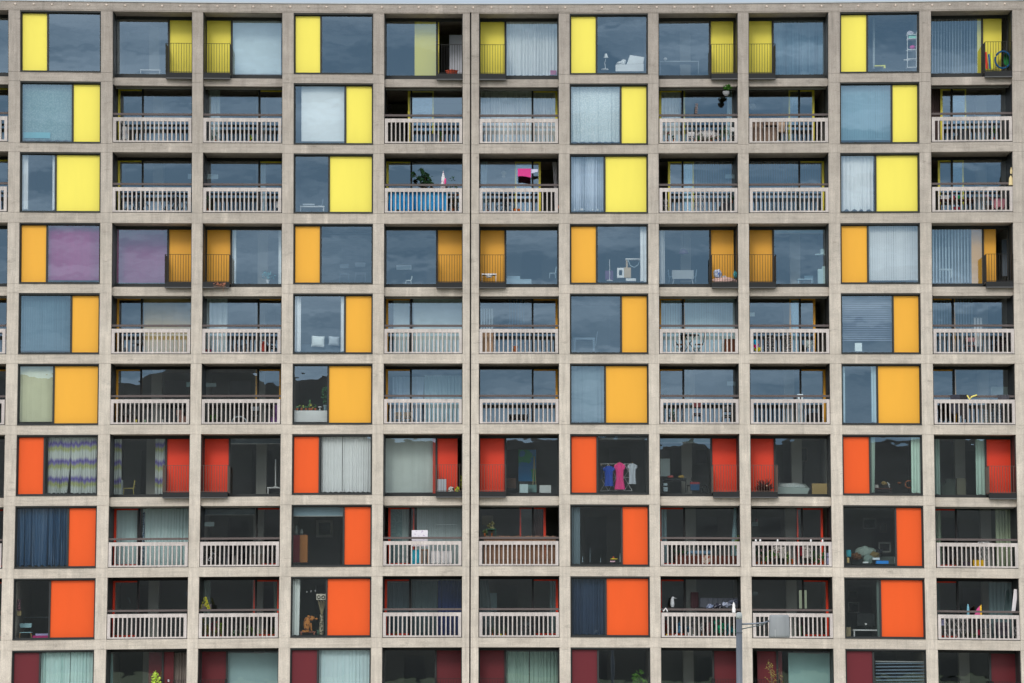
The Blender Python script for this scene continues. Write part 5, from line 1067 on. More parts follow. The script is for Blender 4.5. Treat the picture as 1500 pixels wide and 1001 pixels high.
# ================= row 8
b = B(8, 0); chair(8, 0, 'pale blue chair with wooden legs inside', 140, 586, 218, 697, '#8fb4bc', '#b08a58', d=.7, back=2)
obj1(8, 0, 'pink_box', 'box', 'bright pink box with papers on it', [(226, 668, 332, 694)], '#b0246c', d=.6, extra=[('papers', qb((244, 655, 330, 668), dep=.25), '#a29ac4')])
drape(8, 0, 'patterned clothes hanging at the left jamb', 116, 428, 142, 500, speckled('patterned_clothes', '#4a2c38', '#b0707c', 16, .55), .55, 'garment', 'clothing'); obj1(8, 0, 'paper_bag', 'bag', 'tan paper bag under the hanging clothes', [(120, 502, 146, 535)], '#8f7f58', d=.6, dep=.15)
table(8, 0, 'dark table with thin white edge in the room', 165, 545, 335, 640, '#5c666e', '#3a4046', d=2.2, th=4)
sheet(8, 1, 'small pale notice by the right jamb', 1228, 388, 1252, 418, '#6a7074')
b = B(8, 1); mb = MB(); mb.tube([b.q(870, 460, 2.6), b.q(862, 428, 2.6), b.q(848, 424, 2.6)], .02); thing(b, 'floor_lamp', 'lamp', 'small bent lamp in the dark room', [('arm', mb, '#6a7474')])
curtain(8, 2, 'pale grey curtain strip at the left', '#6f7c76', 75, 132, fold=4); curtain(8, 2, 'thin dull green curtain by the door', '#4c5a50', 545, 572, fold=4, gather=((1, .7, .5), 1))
b = B(8, 2); cn = MB(); rd = random.Random(5)
for i in range(150):
    t = rd.random() ** .7; a = rd.uniform(0, 6.28); rr = .15 * t + .02; q = Vector(b.q(98, 424 + 76 * t, .22)) + Vector((math.cos(a) * rr, math.sin(a) * rr * .8, 0)); z = .035; cn.quad([q + Vector((0, 0, z)), q + Vector((z * math.cos(a), z * math.sin(a), 0)), q + Vector((0, 0, -z)), q - Vector((z * .6, 0, -.01))])
pt = MB(); b.qbox(pt, 72, 470, 138, 512, .25, .4); thing(b, 'dwarf_conifer', 'plant', 'yellow green cone shaped conifer above the handrail', [('foliage', cn, mat('#a3a22c', .7, .3, (9, 9, 9))), ('trough', pt, '#4c4648')])
for i, (x, y0, lf_, fl, rx, pt_) in enumerate(((92, 570, '#5a5a24', None, 16, '#8a2c24'), (118, 560, '#5f6224', None, 16, '#b02c2c'), (148, 575, '#4c2a3c', '#8a2c4c', 15, '#4c3a3a'), (178, 562, '#5a6a2a', '#e0585c', 16, '#5a3a2c'), (205, 600, '#5f7a24', None, 20, '#a85a34'), (300, 640, '#3c5c3a', '#b9c2c0', 18, '#3a4c4c'), (330, 655, '#2f4f2c', None, 18, '#8f4a34'), (378, 610, '#4c6a2c', '#c9cfc4', 20, '#5a4a34'), (420, 630, '#4f6a2c', None, 18, '#7a3a2c'), (450, 640, '#6a7a4a', None, 16, '#8a4a34'), (492, 640, '#5a4a34', '#a86a54', 18, '#a85434'), (545, 630, '#3a4a2c', None, 16, '#b05c38'))):
    plant(8, 2, ['olive plant in dark red pot, first', 'olive plant in a bright red pot, second', 'crimson flowered plant, third', 'coral flowered plant, fourth', 'lime plant in terracotta, fifth', 'white flowered plant, sixth', 'low dark green plant, seventh', 'white flowered trailing plant, eighth', 'low bright green plant, ninth', 'pale green plant, tenth', 'rust flowered plant, eleventh', 'dark green plant in terracotta, last'][i] + ' along balusters', x, y0, 692, rx, pot=pt_, leaf=lf_, flower=fl, n=50, size=.04, d=.4)
curtain(8, 3, 'white curtain strip on the left of the pane', '#c6cec9', 680, 728, fold=4, gather=((1, .96, .9), -1))
b = B(8, 3); P = lambda x, y, o=0: b.q(x, y, .5 + o)
dg = MB(); dg.ball(P(775, 610), .13, .13, .27, 14, .15); dg.ball(P(808, 568, -.02), .11, .1, .09, 12, .1); dg.ball(P(838, 572, -.06), .055, .05, .04, 10); dg.ball(P(785, 556), .05, .05, .05, 8); dg.tube([P(800, 600), P(806, 650)], .035, 8, .03); dg.tube([P(745, 655), P(790, 655, -.05)], .05, 8, .04); dg.ball(P(788, 575, -.05), .035, .03, .07, 8)
thing(b, 'dog_statue', 'statue', 'orange brown seated dog statue facing right', [('body', dg, DOG)])
obj1(8, 3, 'wooden_stand', 'stand', 'low pinkish wooden stand under the dog statue', [(728, 656, 832, 662), (735, 662, 742, 678), (820, 662, 827, 678)], '#8f5a48', d=.45)
mb = MB(); mb.lathe(Vector(P(872, 678)), [(.07, 0), (.10, .1), (.085, .35), (.065, .6), (.08, .72), (.075, .74)], 14); rd_ = MB()
for i in range(9): rd_.tube([P(872, 560), P(845 + i * 6.5, 445 + (i % 3) * 6)], .007, 4)
thing(b, 'floor_vase', 'vase', 'tall speckled vase full of thin dry sticks', [('vase_body', mb, speckled('speckled_vase', '#b0a48c', '#4a4438', 14, .5)), ('dry_sticks', rd_, '#8f8468')])
mb = MB(); b.qbox(mb, 836, 406, 896, 446, .62, .68); ey = MB()
for x in (851, 880): ey.tube([P(x + 10 * math.cos(t * math.pi / 6), 428 + 10 * math.sin(t * math.pi / 6), .1) for t in range(13)], .014, 5)
thing(b, 'wall_plaque', 'ornament', 'white plaque with two dark rings above sticks', [('plaque', mb, '#c6bfb0'), ('dark_rings', ey, '#1c1a18')])
for i, (x, y) in enumerate(((773, 392), (800, 388), (828, 385))):
    mb = MB(); mb.ball(P(x, y, .3), .02, .02, .035, 8); st4 = MB(); st4.tube([P(x, y - 5, .3), P(x, 320, .3)], .002, 3); thing(b, 'hanging_charm', 'ornament', ['left', 'middle', 'right'][i] + ' of three small white hanging charms', [('charm', mb, WHT), ('thread', st4, '#777777')], 'hanging charms')
pot(8, 3, 'low green glass bowl right of the statue', 850, 645, 676, 22, '#3f5a4c', d=.5, name='bowl', cat='bowl')
curtain(8, 4, 'dull grey green curtain on the left', '#3f5058', 120, 275, top=330, fold=6); curtain(8, 4, 'dull grey curtain in the middle', '#405054', 285, 455, top=320, fold=6); curtain(8, 4, 'dark navy curtain on the right', '#14285c', 456, 622, fold=5)
curtain(8, 5, 'dull grey curtain gathered at the left', '#4c585a', 740, 852, gather=((.55, .75, 1), -1), fold=5, amp=.05); curtain(8, 5, 'grey green curtain strip at the right', '#57686a', 1206, 1256, fold=4)
obj1(8, 5, 'fridge', 'cabinet', 'pale upright cabinet behind the left pane', [(808, 402, 858, 525)], '#6f8488', d=2.4)
b = B(8, 5); mb = MB(); mb.ball(b.q(885, 680, .5), .035, .03, .03, 8); thing(b, 'tennis_ball', 'ball', 'small yellow ball on the balcony floor', [('body', mb, '#c9c22c')])
for k, (x, m) in enumerate(((800, '#4a5658'), (1055, '#3a4446'))): chair(8, 5, ['grey garden chair behind the left balusters', 'dark garden chair behind the right balusters'][k], x - 20, 600, x + 25, 690, m, m, d=.9, back=2)
curtain(8, 6, 'dark navy blue crushed curtain across the pane', '#22344c', 78, 300, fold=5, amp=.05)
b = B(8, 7)
og = MB(); og.lathe(Vector(b.q(748, 495, .5)), [(.05, 0), (.075, .1), (.06, .28), (.03, .34)], 10); og.ball(b.q(752, 434, .5), .055, .05, .05, 10); og.tube([b.q(756, 434, .46), b.q(776, 436, .42)], .014, 6, .004)
thing(b, 'bird_figure', 'ornament', 'grey bird figure standing behind the handrail', [('body', og, '#9fa3a6')])
og = MB(); og.lathe(Vector(b.q(1152, 530, .05)), [(.06, 0), (.07, .12), (.05, .2), (.055, .28), (.02, .36), (.004, .40)], 10)
thing(b, 'white_owl_figure', 'ornament', 'white pointed figure on the handrail at right', [('body', og, WHT)])
og = MB(); og.tube([b.q(688, 522, .06), b.q(704, 502, .06), b.q(716, 524, .06)], .026, 6); thing(b, 'white_bracket', 'bracket', 'white bent bracket hooked over the left handrail', [('body', og, WHT)])
drape(8, 7, 'dark maroon coat hanging behind the handrail', 870, 395, 920, 500, '#2c1a1e', 1.2, 'garment', 'clothing', fold=6)
drape(8, 7, 'grey cloth stretched over chairs at right', 926, 432, 1190, 500, '#3f444c', 1.3, 'cloth_cover', 'cloth', fold=9)
for i, (x, y, m, ds) in enumerate(((1050, 486, '#1c2030', 'navy garment in the heap at right'), (1100, 478, '#8f98ac', 'pale blue garment in the heap at right'), (1150, 462, '#4c5468', 'slate garment topmost in the heap at right'), (1000, 492, '#6f7c98', 'blue grey garment at the left of the heap'))):
    mb = MB(); mb.ball(b.q(x, y, .6 + .05 * i), .17, .14, .09, 12, .7); thing(b, 'garment_heap', 'clothing', ds, [('body', mb, speckled('heap_cloth%d' % i, m, '#c6c9d4', 16, .6))], 'garments heaped on the balcony')
for i, (x, y0, lf_, fl, rx) in enumerate(((705, 590, '#5a2420', None, 14), (735, 640, '#4a3024', None, 14), (795, 600, '#4c7c98', None, 14), (845, 590, '#2a4a5c', None, 18), (885, 570, '#4a4c4c', '#9a9aa4', 18), (940, 580, '#7f8484', '#b9bcc0', 20), (985, 600, '#7a5a5c', None, 16), (1040, 570, '#17705c', None, 22), (1075, 600, '#15855f', None, 24), (1120, 590, '#1b5f66', None, 22), (1150, 640, '#1c6f58', None, 20))):
    plant(8, 7, ['dark red plant, first', 'brown potted plant, second', 'pale blue leaved plant, third', 'dark blue leaved plant, fourth', 'grey speckled plant, fifth', 'silver leaved plant, sixth', 'dull rose plant, seventh', 'teal artificial plant, eighth', 'bright teal artificial plant, ninth', 'dark teal artificial plant, tenth', 'low teal artificial plant, last'][i] + ' along the balusters', x, y0, 692, rx, leaf=lf_, flower=fl, n=70, size=.05, d=.35)
for i, (x, m) in enumerate(((712, '#d8c83c'), (768, WHT), (852, WHT), (886, WHT))): pot(8, 7, ['tiny yellow pot low at left', 'tiny white pot low at left', 'white animal ornament low in the middle', 'small white jar low in the middle'][i] + ' of balusters', x, 664 if i == 2 else 676, 692, 14, m, d=.2, name='ornament', cat='ornament')
sheet(8, 8, 'plain pale notice at the left end', 102, 390, 138, 416, '#5c6666')
obj1(8, 8, 'bright_far_window', 'window', 'bright narrow far window seen through the room', [(410, 378, 436, 500), (446, 378, 460, 500)], DAYL, d=3.1, dep=.05)
table(8, 9, 'white desk with square legs', 768, 636, 942, 686, WHT, WHT, d=.8, th=8, lw=8)
b = B(8, 9); mb = MB(); b.qbox(mb, 795, 530, 912, 612, 1.15, 1.19); b.qbox(mb, 845, 612, 860, 636, 1.17, 1.2); thing(b, 'computer_screen', 'monitor', 'large black computer screen on the desk', [('screen', mb, '#121618')])
obj1(8, 9, 'cardboard_box', 'box', 'small tan box left of the desk', [(720, 622, 752, 682)], '#8f8264', d=.8); frame_pic(8, 9, 'thin grey frame on the far wall', 738, 455, 808, 525, '#a9a9a2', '#1d2322', d=3.0, w_=4)
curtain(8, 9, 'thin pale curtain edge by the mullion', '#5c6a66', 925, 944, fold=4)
obj1(8, 9, 'paper_cup', 'cup', 'small white cup before the black screen', [(845, 594, 858, 605)], WHT, d=1.0, dep=.05)
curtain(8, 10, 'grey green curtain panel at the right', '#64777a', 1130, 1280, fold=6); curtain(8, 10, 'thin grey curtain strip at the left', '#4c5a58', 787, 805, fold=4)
b = B(8, 10); mb = MB(); mb.hexa([b.q(1278, 510, .4), b.q(1302, 510, .4), b.q(1324, 362, .4), b.q(1298, 358, .4), b.q(1278, 510, .46), b.q(1302, 510, .46), b.q(1324, 362, .46), b.q(1298, 358, .46)])
thing(b, 'white_board', 'board', 'white board leaning against the right column', [('body', mb, '#cfcacc')])
mb = MB(); mb.quad([b.q(1058, 540, .5), b.q(1082, 540, .5), b.q(1080, 462, .5), b.q(1064, 480, .5)]); m2 = MB(); m2.hexa([b.q(1030, 540, .52), b.q(1070, 540, .52), b.q(1072, 470, .52), b.q(1050, 492, .52), b.q(1030, 540, .55), b.q(1070, 540, .55), b.q(1072, 470, .55), b.q(1050, 492, .55)])
m3 = MB(); m3.hexa([b.q(1072, 540, .50), b.q(1084, 540, .50), b.q(1080, 462, .50), b.q(1070, 478, .50), b.q(1072, 540, .53), b.q(1084, 540, .53), b.q(1080, 462, .53), b.q(1070, 478, .53)])
thing(b, 'toy_kite', 'kite', 'pink and yellow kite standing behind the handrail', [('pink_panel', m2, '#b8487c'), ('yellow_panel', m3, '#e0a82c')])
pot(8, 10, 'pale blue spray bottle left of the kite', 992, 462, 540, 18, '#6fa4b4', d=.5, name='spray_bottle', cat='bottle', prof=[(.9, 0), (.9, .7), (.4, .85), (.6, .9), (.3, 1)])
airer(8, 10, 'white wire airer behind the left balusters', 830, 560, 985, 705, .7, cols=3)
obj1(8, 10, 'lilac_box', 'box', 'pale lilac box in the left corner', [(812, 566, 832, 605)], '#9a9cc0', d=.4); obj1(8, 10, 'red_bucket', 'bucket', 'dark red bucket in mid balcony', [(1052, 630, 1066, 665)], '#8a1c34', d=.5)
obj1(8, 10, 'grey_bag', 'bag', 'grey bag hanging behind the right balusters', [(1175, 580, 1265, 620), (1180, 620, 1255, 665, .05)], '#4a464e', d=.7)
airer(8, 10, 'folded white rack in the right corner', 1288, 610, 1318, 700, .5, cols=1)
# ================= row 9
curtain(9, 0, 'left half of a pale aqua curtain pair', '#a9c2bf', 288, 476, fold=5); curtain(9, 0, 'right half of a pale aqua curtain pair', '#a9c2bf', 480, 628, fold=5)
curtain(9, 1, 'pale curtain gathered at the left', '#6f8c88', 722, 772, gather=((.8, .9, 1), -1), fold=4); curtain(9, 1, 'beige striped curtain in the open doorway', '#6a625c', 1160, 1248, fold=4)
plant(9, 1, 'lime green plant on the steel balcony rail', 1050, 918, 1050, 36, leaf='#8fae3c', n=110, size=.06, d=-.05, poth=20, potw=26)
b = B(9, 1); mb = MB(); mb.ball(b.q(1130, 977, .05), .045, .04, .045, 10); thing(b, 'railing_lamp', 'lamp', 'small round white lamp on the railing', [('body', mb, '#c9c6cc')])
roller(9, 2, 'pale grey green roller blind fully down', '#8fa8aa', 250, 590); curtain(9, 3, 'white pleated curtain across the pane', '#b4c6c9', 860, 1196, fold=5)
curtain(9, 5, 'left half of a dull green curtain pair', '#849c92', 915, 1068, fold=5); curtain(9, 5, 'right half of a dull green curtain pair', '#849c92', 1074, 1258, fold=5)
plant(9, 6, 'bright green leafy plant just inside the pane', 520, 920, 1050, 45, leaf='#4f7a2c', n=120, size=.08, d=1.6)
roller(9, 8, 'pale aqua roller blind fully down', '#82a2a0', 328, 636)
hblind(9, 9, 'blue grey venetian blind hanging slightly slanted', '#5c6c7a', 905, 1245, 850, 1050, pitch=4.6, ang=60, tilt=.02)


# ================= more small things on the balconies
airer(1, 1, 'folded white wire airer left behind the balusters', 800, 815, 850, 945, .8, cols=1)
drape(1, 1, 'white cloth over the folded airer', 812, 850, 840, 940, WHT, .72)
plant(1, 10, 'thin green plant behind the right balusters', 1165, 850, 945, 20, n=60, size=.045)
obj1(1, 10, 'storage_box', 'box', 'dark storage box near the middle balusters', [(930, 880, 990, 945)], '#4a4f55')
plant(1, 4, 'small leafy plant right of the mullion', 480, 870, 950, 20, n=60, size=.04)
obj1(1, 4, 'storage_box', 'box', 'low blue grey box behind the middle balusters', [(400, 890, 460, 950)], '#5a6a78')
plant(2, 7, 'bushy dark plant near the right end', 1150, 340, 400, 26, n=70, size=.045, leaf='#2f4f38')
plant(2, 2, 'round leaved plant near the left end', 108, 360, 452, 22, n=70, size=.045, leaf='#3c5c38')
bike(2, 1, 'second dark bicycle behind the right balusters', 1075, 1225, 452, '#22262b', d=.85, frame='#4a525a')
plant(2, 4, 'dark shrub in the right corner', 575, 330, 452, 26, n=90, size=.045, d=.5, leaf='#3c3a2c', flower='#c06a3a')
obj1(2, 4, 'wooden_bench', 'bench', 'low wooden bench under the blue tarpaulin', [(140, 440, 520, 452)], '#6a5a50', d=.5)
for i, x in enumerate((270, 300, 330, 360)): pot(4, 2, ['first', 'second', 'third', 'fourth'][i] + ' dark pot from the left in mid balcony', x, 395 - 12 * (i % 2), 438, 20, ['#3a3f45', '#4c3f3c', '#2c3238', '#56504a'][i], d=.7)
chair(4, 2, 'dark garden chair near the right end', 505, 345, 560, 438, '#30343a', '#30343a', d=.9, back=2)
obj1(5, 1, 'garden_bench', 'bench', 'dark slatted bench behind the left balusters', [(800, 850, 900, 858), (805, 858, 812, 906), (888, 858, 895, 906)], '#3c3a38', d=.9)
plant(5, 2, 'small green plant behind the left balusters', 150, 840, 906, 20, n=60, size=.045)
chair(5, 2, 'grey garden chair behind the middle balusters', 400, 800, 455, 906, '#5c666c', '#5c666c', d=.8, back=2)
chair(5, 7, 'dark red garden chair in mid balcony', 890, 775, 945, 906, '#5c2f34', '#3a2a2c', d=.8, back=2)
chair(5, 7, 'dark garden chair near the right end', 1090, 800, 1150, 906, '#3c4448', '#3c4448', d=.8, back=2)
plant(5, 7, 'small dark plant behind the left balusters', 760, 820, 906, 22, n=70, size=.045, leaf='#3c5c40')
obj1(5, 8, 'storage_box', 'box', 'dark storage box behind the right balusters', [(480, 840, 540, 906)], '#2c343a', d=.9)
for i, (x, y0, m, w_) in enumerate(((250, 840, '#4c4f52', 26), (300, 860, '#6a6a66', 22), (345, 830, '#3c4044', 24), (420, 850, '#55504a', 26), (470, 845, '#6f6a60', 20), (520, 860, '#44484c', 24))): pot(7, 2, ['first', 'second', 'third', 'fourth', 'fifth', 'sixth'][i] + ' grey pot from the left right of the bicycle', x, y0, 925, w_, m, d=.8)
plant(7, 10, 'dark plant behind the left balusters', 900, 850, 928, 26, n=70, size=.045, leaf='#4a4238')
obj1(7, 10, 'storage_box', 'box', 'dark purple box left of the yellow crate', [(950, 890, 1005, 928)], '#3c3440', d=.7)
for i, x in enumerate((830, 870, 915)): plant(8, 5, ['first', 'second', 'third'][i] + ' small dark plant from the left', x, 630, 690, 18, n=50, size=.04, leaf='#4a5a48', d=.7)
obj1(8, 5, 'garden_table', 'table', 'dark garden table behind the right balusters', [(1000, 618, 1100, 626), (1008, 626, 1014, 690), (1086, 626, 1092, 690)], '#3c4246', d=1.0)
plant(8, 4, 'small orange planted trough behind the left balusters', 180, 655, 692, 24, n=40, size=.035, pot='#8f4a2c', leaf='#4c5a3c', potw=40)
plant(8, 8, 'slim green plant behind the middle balusters', 410, 600, 690, 14, n=50, size=.045, leaf='#4f7a52', d=.9)
chair(8, 10, 'dark garden chair in mid balcony', 1085, 590, 1150, 705, '#3a4046', '#3a4046', d=.9, back=2)
plant(8, 10, 'low green plants near the middle balusters', 1020, 640, 705, 22, n=60, size=.04, leaf='#4a5c3c', d=.7)
for i, (x, fl) in enumerate(((225, '#d8d0c8'), (262, '#c9646c'), (330, '#d8d88c'))): plant(7, 8, ['white', 'rose', 'cream'][i] + ' flowered plant among the middle pots', x, 820, 915, 18, n=55, size=.045, d=.5, flower=fl)
plant(7, 5, 'small leafy plant on the balcony rail left', 775, 668, 730, 16, n=50, size=.045, d=.8, leaf='#4a5a3c')
frame_pic(6, 7, 'pale framed picture low on the far wall', 905, 150, 985, 250, '#6f6f6a', '#3a403e', w_=5)
for i, (r_, c_, x0, y0, x1, y1) in enumerate(((8, 9, 738, 380, 800, 430), (7, 9, 940, 640, 985, 700), (6, 8, 400, 140, 470, 230))): frame_pic(r_, c_, 'small dull framed print on the far wall', x0, y0, x1, y1, '#8a857a', '#4a4f48', w_=5)
# ================= in front of the building: the lamp column and a young tree
yl = -50.0
U = lambda px, py, o=0: unproj(px, py, yl + o)
def cen(px, py): return U(px, py)
pl = MB(); tp = cen(1082.6, 906); kk = (LD + yl) / F
pl.tube([Vector((tp.x, yl, 0)), Vector((tp.x, yl, 3.0)), tp], 4.9 * kk, 20, 4.4 * kk)
lampo = bpy.data.objects.new('floodlight_column', None); COL.objects.link(lampo); base = (tp.x, yl, 0); lampo.location = base
tag(lampo, 'grey metal floodlight column with a drum shaped head in front of the flats', 'street lamp')
pl.build('pole', mat('#6c737c', .45, .05, metal=.3), lampo, False, base, True)
cp = MB(); c0 = cen(1082.6, 906.5); cp.lathe(c0, [(4.5 * kk, 0), (4.6 * kk, 4 * kk), (4.0 * kk, 7.5 * kk), (2.2 * kk, 9.4 * kk)], 20); cp.build('pole_cap', '' or mat('#a9b0b0', .6), lampo, False, base, True)
cl_ = MB(); cl_.lathe(cen(1082.8, 927.6), [(4.9 * kk, 0), (4.9 * kk, 1.2 * kk)], 20); cl_.build('collar', mat('#565c64', .5, metal=.3), lampo, False, base)
ar = MB(); ar.tube([U(1086, 914.6), U(1106, 913.8), U(1119, 912.6), U(1127, 909.8)], 1.35 * kk, 10); ar.build('upper_arm', mat('#858d98', .45, .05, metal=.3), lampo, False, base, True)
ar = MB(); ar.tube([U(1087, 921.6), U(1104, 918), U(1120, 914.5)], .75 * kk, 8); ar.build('lower_arm', mat('#6f7a7c', .5, .05, metal=.3), lampo, False, base, True)
hd = MB(); hc = U(1141.6, 933.6); rr = 15 * kk
hd.lathe(hc, [(rr * .96, -.01), (rr * 1.02, 0), (rr * 1.03, 3 * kk), (rr * .97, 29 * kk), (rr * .93, 31.6 * kk), (rr * .80, 32.4 * kk)], 28, 1, .8)
hb = hd.build('lamp_head', mat('#94989b', .6, .14, (6, 6, 1.2)), lampo, False, base, True)
sm_ = MB(); sm_.box(hc.x - 7.2 * kk, hc.x - 6.6 * kk, yl - rr * .76, yl - rr * .70, hc.z + .4 * kk, hc.z + 11 * kk); sm_.build('seam', mat('#c9cccc', .4, metal=.3), hb, False, base)  # recess line of the head, its highlight put into the pale colour
# young birch whose tip reaches the bottom row
yt = -5.0; rd = random.Random(12); T = lambda px, py: unproj(px, py, yt)
tr = MB(); fo = MB(); b0 = Vector((T(1137, 1040).x, yt, 0)); tip = T(1126, 968)
mid = b0.lerp(tip, .55) + Vector((.12, 0, 0)); tr.tube([b0, b0.lerp(mid, .5), mid, mid.lerp(tip, .5) + Vector((.05, 0, 0)), tip], .055, 8, .006)
lim = MB(); ends = []
for i in range(34):
    t = .32 + .66 * i / 34; p = b0.lerp(mid, t / .55) if t < .55 else mid.lerp(tip, (t - .55) / .45)
    a = rd.uniform(0, 6.28); ln = (1.05 - t) * .85 + .10; e = p + Vector((math.cos(a) * ln * .55, math.sin(a) * ln * .55, ln * .8)); lim.tube([p, p.lerp(e, .5) + Vector((0, 0, .03)), e], .009, 5, .003); ends.append((p, e))
for px, py in ((1146, 985), (1142, 978), (1131, 985), (1147, 996)):
    e = T(px, py); p = mid.lerp(tip, .25); lim.tube([p, p.lerp(e, .6) + Vector((.03, 0, 0)), e], .008, 5, .003); ends.append((p, e))
ends.append((mid, tip))
for p, e in ends:
    for k in range(13):
        q = p.lerp(e, .3 + .75 * k / 13) + Vector((rd.gauss(0, .045), rd.gauss(0, .045), rd.gauss(0, .045))); a = Vector((rd.uniform(-1, 1), rd.uniform(-1, 1), rd.uniform(-1, .4))).normalized(); c_ = a.orthogonal().normalized(); z = rd.uniform(.018, .034)
        fo.quad([q - a * z, q + c_ * z * .6, q + a * z, q - c_ * z * .6])
tree = bpy.data.objects.new('young_tree', None); COL.objects.link(tree); tree.location = b0
tag(tree, 'slender young tree with sparse yellow green leaves in front of the bottom row', 'tree')
tr.build('trunk', mat('#6a5a48', .9, .2), tree, False, b0); lim.build('branches', mat('#5f5040', .9, .2), tree, False, b0); fo.build('crown', mat('#8c8440', .7, .5, (7, 7, 7)), tree, False, b0)


# ------------------------------------------------------------------ ground, hills, camera, light
def grid(name, nx, ny, fx, m, kind='structure'):
    mb = MB()
    for j in range(ny):
        for i in range(nx): mb.v.append(fx(i / (nx - 1), j / (ny - 1)))
    for j in range(ny - 1):
        for i in range(nx - 1): a = j * nx + i; mb.f.append((a, a + 1, a + nx + 1, a + nx))
    o = mb.build(name, m, warp=False, smooth=True); o['kind'] = kind; return o
def green(name, a, b, sc):
    m, nt = newmat(name); L = nt.links.new
    bs = N(nt, 'ShaderNodeBsdfPrincipled', i_Roughness=.95); o = N(nt, 'ShaderNodeOutputMaterial')
    n = N(nt, 'ShaderNodeTexNoise', i_Scale=1.0, i_Detail=8.0, i_Roughness=.7); L(pos(nt, sc), n.inputs['Vector'])
    r = N(nt, 'ShaderNodeValToRGB'); r.color_ramp.elements[0].position = .38; r.color_ramp.elements[1].position = .66
    r.color_ramp.elements[0].color = lin(a); r.color_ramp.elements[1].color = lin(b)
    L(n.outputs['Fac'], r.inputs[0]); L(r.outputs[0], bs.inputs['Base Color']); L(bs.outputs[0], o.inputs[0]); return m
grid('ground', 60, 60, lambda a, b: ((a - .5) * 2400, -1000 + b * 2200, 0), green('grass', '#3c4a22', '#56622f', (.4, .4, .4)))
def hill(a, b):
    x = (a - .5) * 1500; t = b
    px = 750 + x / 1150 * F                   # the valley side rises higher towards the left
    top = 73 + 4 * mnoise.noise(Vector((x * .006, 3, 0))) + 4 * mnoise.noise(Vector((x * .03, 7, 0))) + 3.0 * mnoise.noise(Vector((x * .12, 1, 0)))
    top += 26 / (1 + math.exp((px - 556) / 16)) 
    return (x, -420 - 600 * t, max(-.5, top * (t ** .8) + 2.2 * mnoise.noise(Vector((x * .08, t * 30, 2))) * (.3 + t)))
grid('hills', 260, 60, hill, green('wooded_hillside', '#070b0b', '#1a2419', (.03, .03, .06)))
grid('bounce_paving', 30, 12, lambda a, b: ((a - .5) * 150, -46 + b * 45.9, .012), mat('#c9c5ba', .9, .1))  # unseen pale paving, added wide and light to bounce light onto the soffits

cam = bpy.data.cameras.new('camera'); co = bpy.data.objects.new('camera', cam); COL.objects.link(co)
co.location = (0, -LD, ZC); co.rotation_euler = (R(90) + TH, 0, 0)
cam.sensor_width = 36; cam.lens = 36 * F / 1500; cam.clip_end = 6000; cam.clip_start = 1
S.camera = co
SUN_EL, SUN_AZ = R(31), R(-14)               # azimuth from straight in front of the facade, towards its left
sd = Vector((math.sin(SUN_AZ) * math.cos(SUN_EL), -math.cos(SUN_AZ) * math.cos(SUN_EL), math.sin(SUN_EL)))
su = bpy.data.lights.new('sun', 'SUN'); su.energy = 1.3; su.angle = R(13); su.color = (1, .955, .9)
so_ = bpy.data.objects.new('sun', su); COL.objects.link(so_); so_.rotation_euler = sd.to_track_quat('Z', 'Y').to_euler(); so_.location = (0, -60, 80)

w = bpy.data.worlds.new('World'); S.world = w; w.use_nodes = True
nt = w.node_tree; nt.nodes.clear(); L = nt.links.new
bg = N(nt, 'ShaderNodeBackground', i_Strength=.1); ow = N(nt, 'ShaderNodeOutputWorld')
sky = N(nt, 'ShaderNodeTexSky', sky_type='NISHITA', sun_disc=False); sky.sun_elevation = SUN_EL; sky.sun_rotation = math.atan2(sd.x, sd.y)
tc = N(nt, 'ShaderNodeTexCoord'); sp = N(nt, 'ShaderNodeSeparateXYZ'); L(tc.outputs['Generated'], sp.inputs[0])
def mr(f, a, b, c, d, clamp=True):
    x = N(nt, 'ShaderNodeMapRange', i_1=a, i_2=b, i_3=c, i_4=d); x.clamp = clamp; L(f, x.inputs[0]); return x.outputs[0]
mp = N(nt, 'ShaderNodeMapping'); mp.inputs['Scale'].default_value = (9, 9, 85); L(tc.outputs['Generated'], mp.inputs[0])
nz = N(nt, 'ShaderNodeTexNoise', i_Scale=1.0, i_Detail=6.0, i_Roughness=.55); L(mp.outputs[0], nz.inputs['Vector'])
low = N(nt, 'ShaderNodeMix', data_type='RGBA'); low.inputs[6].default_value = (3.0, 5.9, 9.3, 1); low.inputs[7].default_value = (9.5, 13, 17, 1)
L(mr(nz.outputs['Fac'], .43, .64, 0, 1), low.inputs[0])
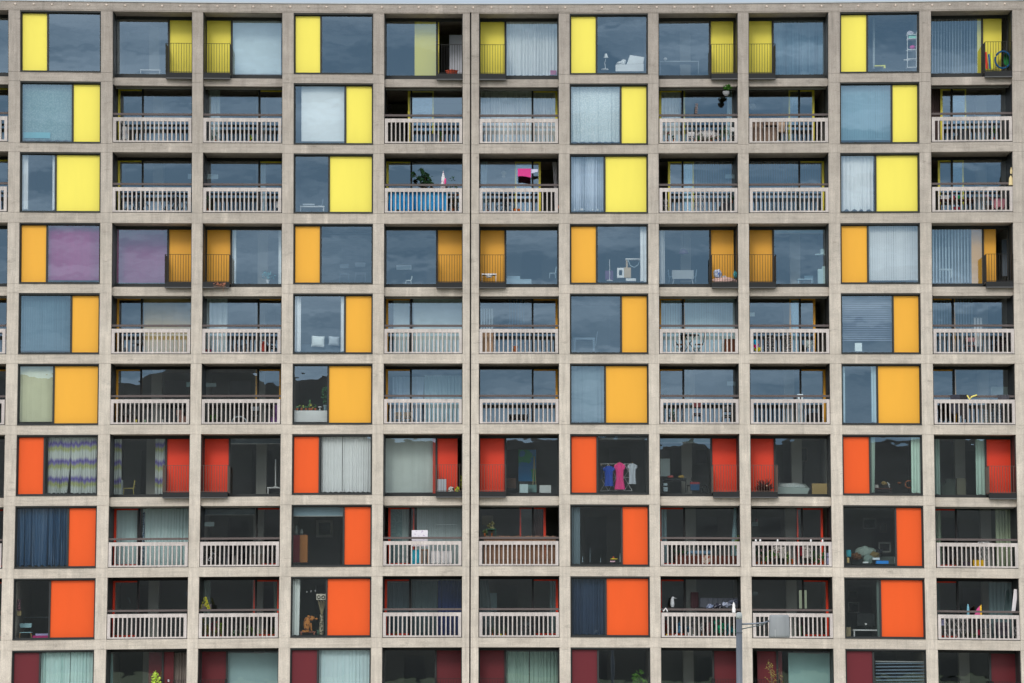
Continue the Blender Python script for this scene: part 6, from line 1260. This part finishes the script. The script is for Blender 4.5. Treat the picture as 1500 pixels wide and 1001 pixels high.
hi = N(nt, 'ShaderNodeMix', data_type='RGBA'); hi.inputs[6].default_value = (24, 24.5, 25.5, 1); hi.inputs[7].default_value = (31, 31, 31.5, 1)  # unseen low sky raised beyond a natural level to light the recesses
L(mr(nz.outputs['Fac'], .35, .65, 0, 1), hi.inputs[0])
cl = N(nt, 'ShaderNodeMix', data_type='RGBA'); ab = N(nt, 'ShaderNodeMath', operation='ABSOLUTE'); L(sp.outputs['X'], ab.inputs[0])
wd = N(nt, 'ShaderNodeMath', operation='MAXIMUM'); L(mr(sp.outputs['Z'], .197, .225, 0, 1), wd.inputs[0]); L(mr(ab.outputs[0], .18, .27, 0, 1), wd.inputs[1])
# a darker cloud bank lies low opposite the facade, kept narrow for brighter recesses
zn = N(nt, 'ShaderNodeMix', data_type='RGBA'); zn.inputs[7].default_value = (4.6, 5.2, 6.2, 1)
L(mr(sp.outputs['Z'], .42, .85, 0, 1), zn.inputs[0]); L(hi.outputs[2], zn.inputs[6])   # overhead sky dimmed so more light comes from the front
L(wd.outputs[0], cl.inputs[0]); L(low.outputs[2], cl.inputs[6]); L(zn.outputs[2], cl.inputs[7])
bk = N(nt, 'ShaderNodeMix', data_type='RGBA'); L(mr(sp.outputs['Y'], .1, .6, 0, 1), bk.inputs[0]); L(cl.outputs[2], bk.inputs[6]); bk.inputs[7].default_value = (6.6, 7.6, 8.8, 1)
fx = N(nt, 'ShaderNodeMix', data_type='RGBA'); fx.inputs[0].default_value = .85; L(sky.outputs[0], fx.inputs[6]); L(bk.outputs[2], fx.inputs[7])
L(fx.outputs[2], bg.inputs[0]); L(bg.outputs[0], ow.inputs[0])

S.view_settings.view_transform = 'Standard'; S.view_settings.look = 'None'; S.view_settings.gamma = 1; S.view_settings.exposure = -0.30
S.render.engine = 'CYCLES'; cy = S.cycles
cy.max_bounces = 7; cy.diffuse_bounces = 3; cy.glossy_bounces = 3; cy.transparent_max_bounces = 12; cy.transmission_bounces = 2
cy.caustics_reflective = False; cy.caustics_refractive = False; cy.sample_clamp_indirect = 4
try: cy.use_denoising = True
except Exception: pass
